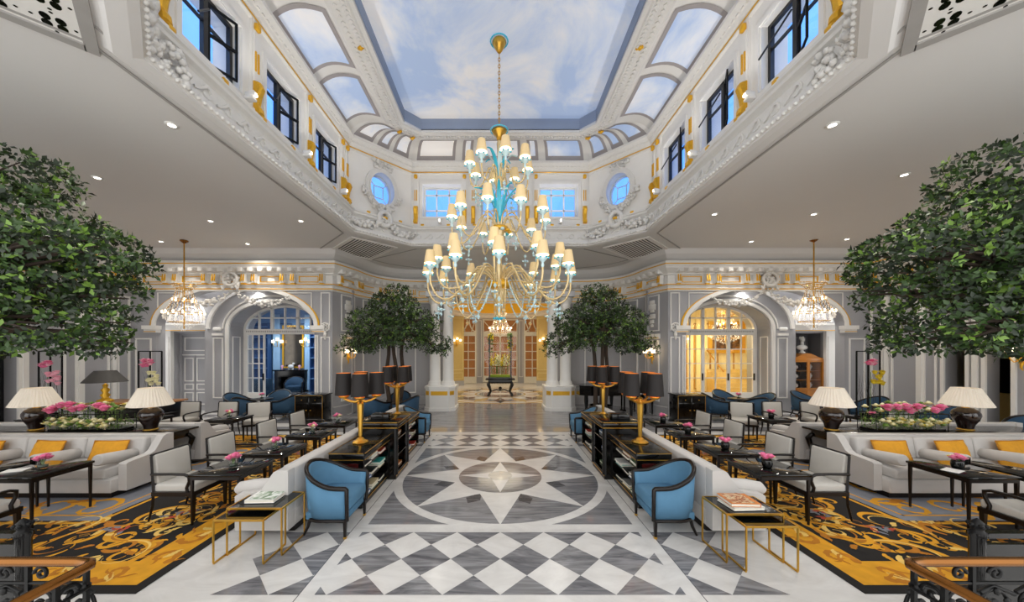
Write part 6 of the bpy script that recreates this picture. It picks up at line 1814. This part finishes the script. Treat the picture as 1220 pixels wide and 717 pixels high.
# ---- central table with framed flowers in the entrance
t = thing('centre_table', 'carved black table in the middle of the entrance hall', 'table', (0, 15.7, .004))
b = MB(); b.rbox((0, 0, .79), (1.35, .8, .06), .02); b.build('tabletop', M_black, t)
b = MB(); b.bb(-.55, .55, -.32, .32, .64, .76)
for k in range(9): b.ico((-.5 + k * .125, -.33, .64), .07, sq=(1, .4, .7))
b.build('apron', M_black, t)
for sx in (-1, 1):
    for sy in (-1, 1): b = MB(); x, y = sx * .48, sy * .28; b.tube([(x, y, .68), (x + sx * .08, y + sy * .03, .55), (x, y, .35), (x - sx * .04, y, .2), (x + sx * .05, y, .08), (x + sx * .09, y, .02)], [.06, .075, .05, .04, .05, .06], 8); b.build('leg', M_black, t)
b = MB(); b.tube([(-.45, 0, .2), (-.2, 0, .28), (0, 0, .24), (.2, 0, .28), (.45, 0, .2)], .03, 6); b.sphere((0, 0, .35), .08, 8, 6); b.build('stretcher', M_black, t)
rf = random.Random(77)
t = thing('flower_arrangement', 'tall black framed arrangement of yellow orchids on the carved entrance table', 'flower arrangement', (0, 15.7, .826))
b = MB()
for sx in (-1, 1):
    for sy in (-1, 1): b.box((sx * .5, sy * .22, 1.0), (.05, .05, 2.0))
for z in (.03,): b.box((0, 0, z), (1.1, .5, .06))
b.build('frame', M_black, t)
b = MB(); b.bb(-.46, .46, -.2, .2, .06, .16); b.build('moss', mat('moss', '#8aa030', .9, var=.4, scale=30), t)
for k in range(9): b = MB(); x = -.4 + k * .1; b.lathe([(.04, .16), (.03, .2), (.035, .5), (.045, .52)], (x, rf.uniform(-.12, .12), 0), 10, caps=False); b.build('glass_vase', M_clear, t)
for k in range(26):
    b = MB(); x = rf.uniform(-.42, .42); pts = [(x, 0, .2), (x * 1.05, rf.uniform(-.1, .1), .6), (x * 1.15 + rf.uniform(-.06, .06), rf.uniform(-.15, .15), rf.uniform(.75, 1.15))]
    b.tube(pts, .008, 4)
    for q in range(10): p = Vector(pts[1]).lerp(Vector(pts[2]), q / 9); b.mt(1).ico((p.x + rf.uniform(-.05, .05), p.y + rf.uniform(-.05, .05), p.z), .035, jit=.3, sq=(1, .6, 1))
    b.build('flower_spray', [M_green, M_cream if k % 3 else M_yelpet], t)
for sx in (-1, 1):
    for k in range(7):
        b = MB(); z = rf.uniform(1.3, 2.0); 
        for q in range(14): b.ico((sx * .45 + rf.uniform(-.12, .12), rf.uniform(-.2, .1), z + rf.uniform(-.12, .12)), .035, jit=.3)
        b.build('blossom', M_yelpet if k % 2 else M_green, t)

# ---- stair railings at the two lower corners
for s in (-1, 1):
    t = thing('stair_railing', 'black wrought iron stair railing with bronze handrail at the lower %s corner' % SW[s], 'railing', (s * 2.1, 1.75, .002))
    b = MB()
    P = [(s * 1.2, 0, 1.03), (s * .5, 0, 1.03), (s * .12, 0, 1.03), (s * .03, -.012, 1.03), (0, -.06, 1.025), (-s * .004, -.1, 1.02), (-s * -.045, -.3, .99), (s * -.0 + s * .1 * 0 + s * .02, -.55, .97)]
    P = [(s * 1.2, 0, 1.0), (s * .4, 0, 1.0), (s * .1, 0, 1.0), (s * .03, -.008, 1.0), (s * .004, -.03, 1.0), (s * .005, -.07, .998), (s * .035, -.2, .985), (s * .09, -.5, .95)]
    b.tube(P, [.024] * 8, 10); b.build('handrail', M_bronze, t)
    b = MB(); b.tube([(p[0], p[1], p[2] - .11) for p in P], .009, 5); b.tube([(p[0], p[1], p[2] - .72) for p in P], .012, 5); b.build('rail_bar', M_blackm, t)
    for k, (u, v) in enumerate(((.02, -.03), (.03, -.14), (.36, 0), (.75, 0), (1.1, 0), (.07, -.4))):
        b = MB(); b.bb(s * u - .009, s * u + .009, v - .009, v + .009, 0 if k > 1 else .2, .98); b.build('baluster', M_blackm, t)
    for k in range(6):
        cx_ = .1 + k * .19
        b = MB(); dr = 1 if k % 2 else -1
        for zc, r in ((.94, .038), (.78, .09), (.55, .1)):
            b.tube([(s * (cx_ + dr * r * (1 - i / 22) * cos(i * .45)), 0, zc + r * (1 - i / 22) * sin(i * .45)) for i in range(20)], [.009] * 20, 5)
        b.tube([(s * (cx_ - .08), 0, .84), (s * cx_, .01, .87), (s * (cx_ + .1), 0, .83)], .011, 5)
        for q in range(4): b.ico((s * (cx_ + .05 * cos(q * 1.6)), -.008, .8 + .05 * sin(q * 1.6)), .022, sq=(1, .4, 1))
        b.build('scroll', M_blackm, t)
    for k in range(3):
        b = MB(); yy = -.1 - k * .13
        b.tube([(s * .03, yy + .05 * (1 - i / 22) * cos(i * .45), .9 + .05 * (1 - i / 22) * sin(i * .45)) for i in range(20)], .009, 5); b.build('scroll', M_blackm, t)
    t = thing('newel_post', 'black fluted iron newel post with finial behind the %s bronze handrail' % SW[s], 'post', (s * 2.87, 2.02, .012))
    b = MB(); b.lathe([(.045, 0), (.045, .1), (.034, .12), (.034, .96), (.042, .98), (.04, 1.0)], n=16, mod=lambda j, i: 1 - .12 * (j % 2)); b.build('shaft', M_black, t)
    b = MB(); b.lathe([(.04, 1.0), (.022, 1.015), (.034, 1.035), (.03, 1.055), (.012, 1.075), (0, 1.085)], n=12)
    for q in range(6): b.ico((.032 * cos(q * pi / 3), .032 * sin(q * pi / 3), 1.045), .014)
    b.build('finial', M_blackm, t)
    b = MB(); b.bb(min(s * .04, s * 1.6), max(s * .04, s * 1.6), -.02, .02, .97, 1.0); b.bb(min(s * .04, s * 1.6), max(s * .04, s * 1.6), -.012, .012, .12, .93); b.build('side_panel', M_black, t)

# ---- blue room and golden room contents
t = thing('wall_mirror', 'tall dark mirror in a gilded frame in the blue room', 'mirror', (-9.7, 15.74, 1.3))
b = MB(); Mx = WP(0, 0, 1, 0); b.frame(Mx, -.5, .5, 0, 2.0, .07, .04); b.build('frame', M_gold, t)
b = MB(); b.bb(-.44, .44, 0, .01, .06, 1.94, Mx); b.build('glass', M_mirror, t)
t = thing('fireplace', 'black fireplace with dark mantel under the blue room mirror', 'fireplace', (-9.7, 15.58, .203))
b = MB(); b.rbox((0, 0, 1.0), (1.5, .36, .06), .01); b.build('mantel', M_black, t)
b = MB(); b.bb(-.7, -.4, -.12, .16, 0, .97); b.bb(.4, .7, -.12, .16, 0, .97); b.bb(-.4, .4, -.12, .16, .7, .97); b.bb(-.4, .4, .1, .16, 0, .7); b.build('surround', M_black, t)
b = MB(); b.sphere((0, 0, .14), .1, 10, 7, (1.5, .6, 1)); b.sphere((.13, 0, .27), .06, 8, 6); b.tube([(.1, 0, .18), (.14, 0, .28)], .04, 6)
for k in (-.1, -.04, .06, .11): b.tube([(k, 0, .12), (k, 0, .0)], .02, 5)
o = b.build('figurine', M_porc); o.location = (-9.7, 15.55, 1.234); tag(o, 'small white animal figurine on the blue room mantel', 'figurine')
for k in (-1, 1):
    b = MB(); b.lathe([(0, 0), (.05, 0), (.02, .05), (.06, .15), (.05, .2), (0, .22)], n=10); o = b.build('mantel_vase', M_pinkl); o.location = (-9.7 + k * .4, 15.55, 1.234); tag(o, 'pale pink vase at the %s end of the blue room mantel' % SW[k], 'vase')
t = thing('bookshelf', 'built-in blue bookshelf right of the mirror in the blue room', 'shelf', (-8.2, 15.6, .203))
b = MB(); b.bb(-.6, .6, .12, .15, 0, 3.2); b.bb(-.6, -.56, -.12, .15, 0, 3.2); b.bb(.56, .6, -.12, .15, 0, 3.2); b.build('carcass', M_bluedk, t)
for k in range(6): b = MB(); z = .6 + k * .48; b.bb(-.56, .56, -.12, .12, z, z + .03); b.build('shelf', M_bluewall, t)
for k in range(10):
    z = .6 + (k // 2) * .48 + .234; x = -8.2 + (-.25 if k % 2 else .22)
    b = MB(); b.lathe([(0, 0), (.06, 0), (.09, .1), (.05, .18), (.04, .24), (0, .25)], n=10) if k % 3 else b.bb(-.12, .12, -.07, .07, 0, .2)
    o = b.build('ornament', [M_porc, M_pot, M_cream][k % 3]); o.location = (x, 15.58, z); tag(o, '%s ornament on the %s level of the blue bookshelf, %s half' % (('white', 'brown', 'cream')[k % 3], ('lowest', 'second', 'third', 'fourth', 'top')[k // 2], ('right', 'left')[k % 2]), 'ornament', 'ornaments in the blue bookshelf')
t = thing('bookshelf', 'blue bookshelf behind the glazed left door leaf in the blue room', 'shelf', (-11.3, 15.6, .203))
b = MB(); b.bb(-.6, .6, .12, .15, 0, 3.2); b.bb(-.6, -.56, -.12, .15, 0, 3.2); b.bb(.56, .6, -.12, .15, 0, 3.2); b.build('carcass', M_bluedk, t)
for k in range(6): b = MB(); z = .6 + k * .48; b.bb(-.56, .56, -.12, .12, z, z + .03); b.build('shelf', M_bluewall, t)
for k in range(2):
    t = thing('curtain', 'pale blue curtain %s the mirror in the blue room' % ('left of', 'right of')[k], 'curtain', (-10.42 if k == 0 else -8.95, 15.62, .3))
    b = MB(); n = 24; vs = []
    for i in range(n + 1): vs += [(-.16 + .32 * i / n, .03 * sin(i * 1.6), 0), (-.16 + .32 * i / n, .03 * sin(i * 1.6), 3.5)]
    b.add(vs, [(2 * i, 2 * i + 2, 2 * i + 3, 2 * i + 1) for i in range(n)], None, True); b.build('cloth', mat('pale_blue_silk', '#a9cbe6', .5), t)
make_sofa('dark blue sofa along the left side of the blue room', 1.8, 2, (-10.5, 13.7, .203), -2.6, d=.8)
for o_ in [o for o in COL.objects if o.type == 'MESH' and o.parent and o.parent.get('label', '').startswith('dark blue sofa')]:
    for i, sl in enumerate(o_.data.materials):
        if sl == M_sofa: o_.data.materials[i] = M_teal
# golden room
t = thing('framed_painting', 'large dark landscape painting in a wide gold frame in the golden room', 'painting', (10.6, 15.74, 2.0))
b = MB(); b.frame(Mx, -.85, .85, 0, 1.5, .16, .06); b.build('frame', M_gold, t)
b = MB(); b.bb(-.72, .72, 0, .02, .12, 1.38, Mx); b.build('canvas', picmat('old_landscape', ('#241508', '#5a3a14', '#a5762c', '#3b2a12'), 2.5), t)
for k in range(2):
    t = thing('curtain', 'pale gold curtain %s in the golden room' % ('hanging at the left', 'hanging near the middle')[k], 'curtain', ((8.1, 9.35)[k], 15.6, .22))
    b = MB(); n = 30; vs = []
    for i in range(n + 1): vs += [(-.24 + .48 * i / n, .04 * sin(i * 1.5), 0), (-.24 + .48 * i / n, .04 * sin(i * 1.5), 3.8)]
    b.add(vs, [(2 * i, 2 * i + 2, 2 * i + 3, 2 * i + 1) for i in range(n)], None, True); b.build('cloth', mat('pale_gold_silk', '#f0dfa6', .5, emit=.1, ecol='#ffe9a8'), t)
t = thing('staircase', 'golden lit marble steps rising at the back of the golden room', 'staircase', (10.85, 15.0, .203))
for k in range(7): b = MB(); b.bb(-1.25, 1.25, -.5 + k * .17, .7, k * .15, (k + 1) * .15); b.build('step', mat('golden_step', '#e6c777', .35, emit=.08, ecol='#ffd878'), t)
b = MB(); b.tube([(-1.2, -.5, 1.0), (-1.2, .7, 1.95)], .03, 6); b.build('handrail', M_brass, t)
b = MB(); b.bb(-.45, .45, -.02, .02, 0, .9); o = b.build('dark_panel', M_wood); o.location = (12.9, 8.3, .9) if False else (13.2, 8.55, 1.0); tag(o, 'dark screen seen through the golden opening in the right wall', 'screen'); o.rotation_euler = (0, 0, pi / 2)

# ================================================================== FITTED LAMPS AND ADDED FILL SPOTS
def LIGHTS():
    WARM = (1, .86, .66)
    for k, (x, y) in enumerate(DL):
        lamp('downlight_lamp', 'SPOT', (x, y, CZ - .03), 115, .04, (1, .93, .84), (0, 0, 0), spot=2.3, blend=.8)
    for s in (-1, 1):
        lamp('alcove_fill', 'SPOT', (s * 8.2, 11.3, 4.1), 60, .05, (1, .96, .9), (0, 0, 0), spot=2.6, blend=.9)  # unseen spots added behind the arches to brighten the alcoves
        lamp('alcove_fill', 'SPOT', (s * 10.6, 11.1, 4.14), 110, .05, (1, .96, .9), (0, 0, 0), spot=2.6, blend=.9)
    lamp('blue_room_fill', 'SPOT', (-8.9, 13.9, 4.25), 420, .06, (.8, .9, 1), (0, 0, 0), spot=2.7, blend=.8)  # added spot without a fitting, brightens the blue room
    lamp('gold_room_fill', 'SPOT', (8.6, 13.6, 4.25), 520, .06, (1, .86, .52), (0, 0, 0), spot=2.7, blend=.8)  # extra unseen spot, brightens the golden room
    for y in (15.0, 18.5): lamp('entrance_fill', 'SPOT', (0, y, 5.2), 420, .08, (1, .88, .66), (0, 0, 0), spot=2.5, blend=.8)  # added overhead spots with no fitting, fill the entrance hall

    for s in (-1, 1):
        for y in (4.95, 6.4, 7.9): lamp('sill_lamp', 'SPOT', (s * 3.55, y, 5.95), 28, .04, (1, .97, .93), (pi, -s * .25, 0), spot=2.2, blend=.9)
    for x in (-1.75, 1.75): lamp('sill_lamp', 'SPOT', (x, 9.55, 5.95), 24, .04, (1, .97, .93), (pi - .25, 0, 0), spot=2.2, blend=.9)

# ================================================================== LIGHT AND CAMERA
w = bpy.data.worlds.new('World'); scene.world = w; w.use_nodes = True
bg = w.node_tree.nodes['Background']; bg.inputs['Color'].default_value = (1.0, .995, .98, 1); bg.inputs['Strength'].default_value = 2.15
def lamp(name, kind, loc, power, size=.1, color=(1, .93, .82), rot=None, parent=None, spot=1.6, blend=.6):
    l = bpy.data.lights.new(name, kind); l.energy = power; l.color = color
    if kind in ('SPOT', 'POINT'): l.shadow_soft_size = size
    if kind == 'SPOT': l.spot_size = spot; l.spot_blend = blend
    o = bpy.data.objects.new(name, l); COL.objects.link(o); o.location = loc
    if rot: o.rotation_euler = rot
    if parent is not None: o.parent = parent
    return o
try: LIGHTS()
except NameError: pass

cam = bpy.data.cameras.new('Camera'); co_ = bpy.data.objects.new('Camera', cam); COL.objects.link(co_)
co_.location = (0, 0, 2.1); co_.rotation_euler = (pi / 2, 0, 0)
cam.sensor_width = 36; cam.sensor_fit = 'HORIZONTAL'; cam.lens = 36 * 400 / 1220
cam.shift_x = 14 / 1220; cam.shift_y = 59.5 / 1220; cam.clip_start = .05; cam.clip_end = 200
scene.camera = co_
scene.view_settings.view_transform = 'Standard'
scene.view_settings.look = 'None'
scene.view_settings.exposure = 0
scene.cycles.use_denoising = True
scene.cycles.max_bounces = 8
scene.cycles.transparent_max_bounces = 16
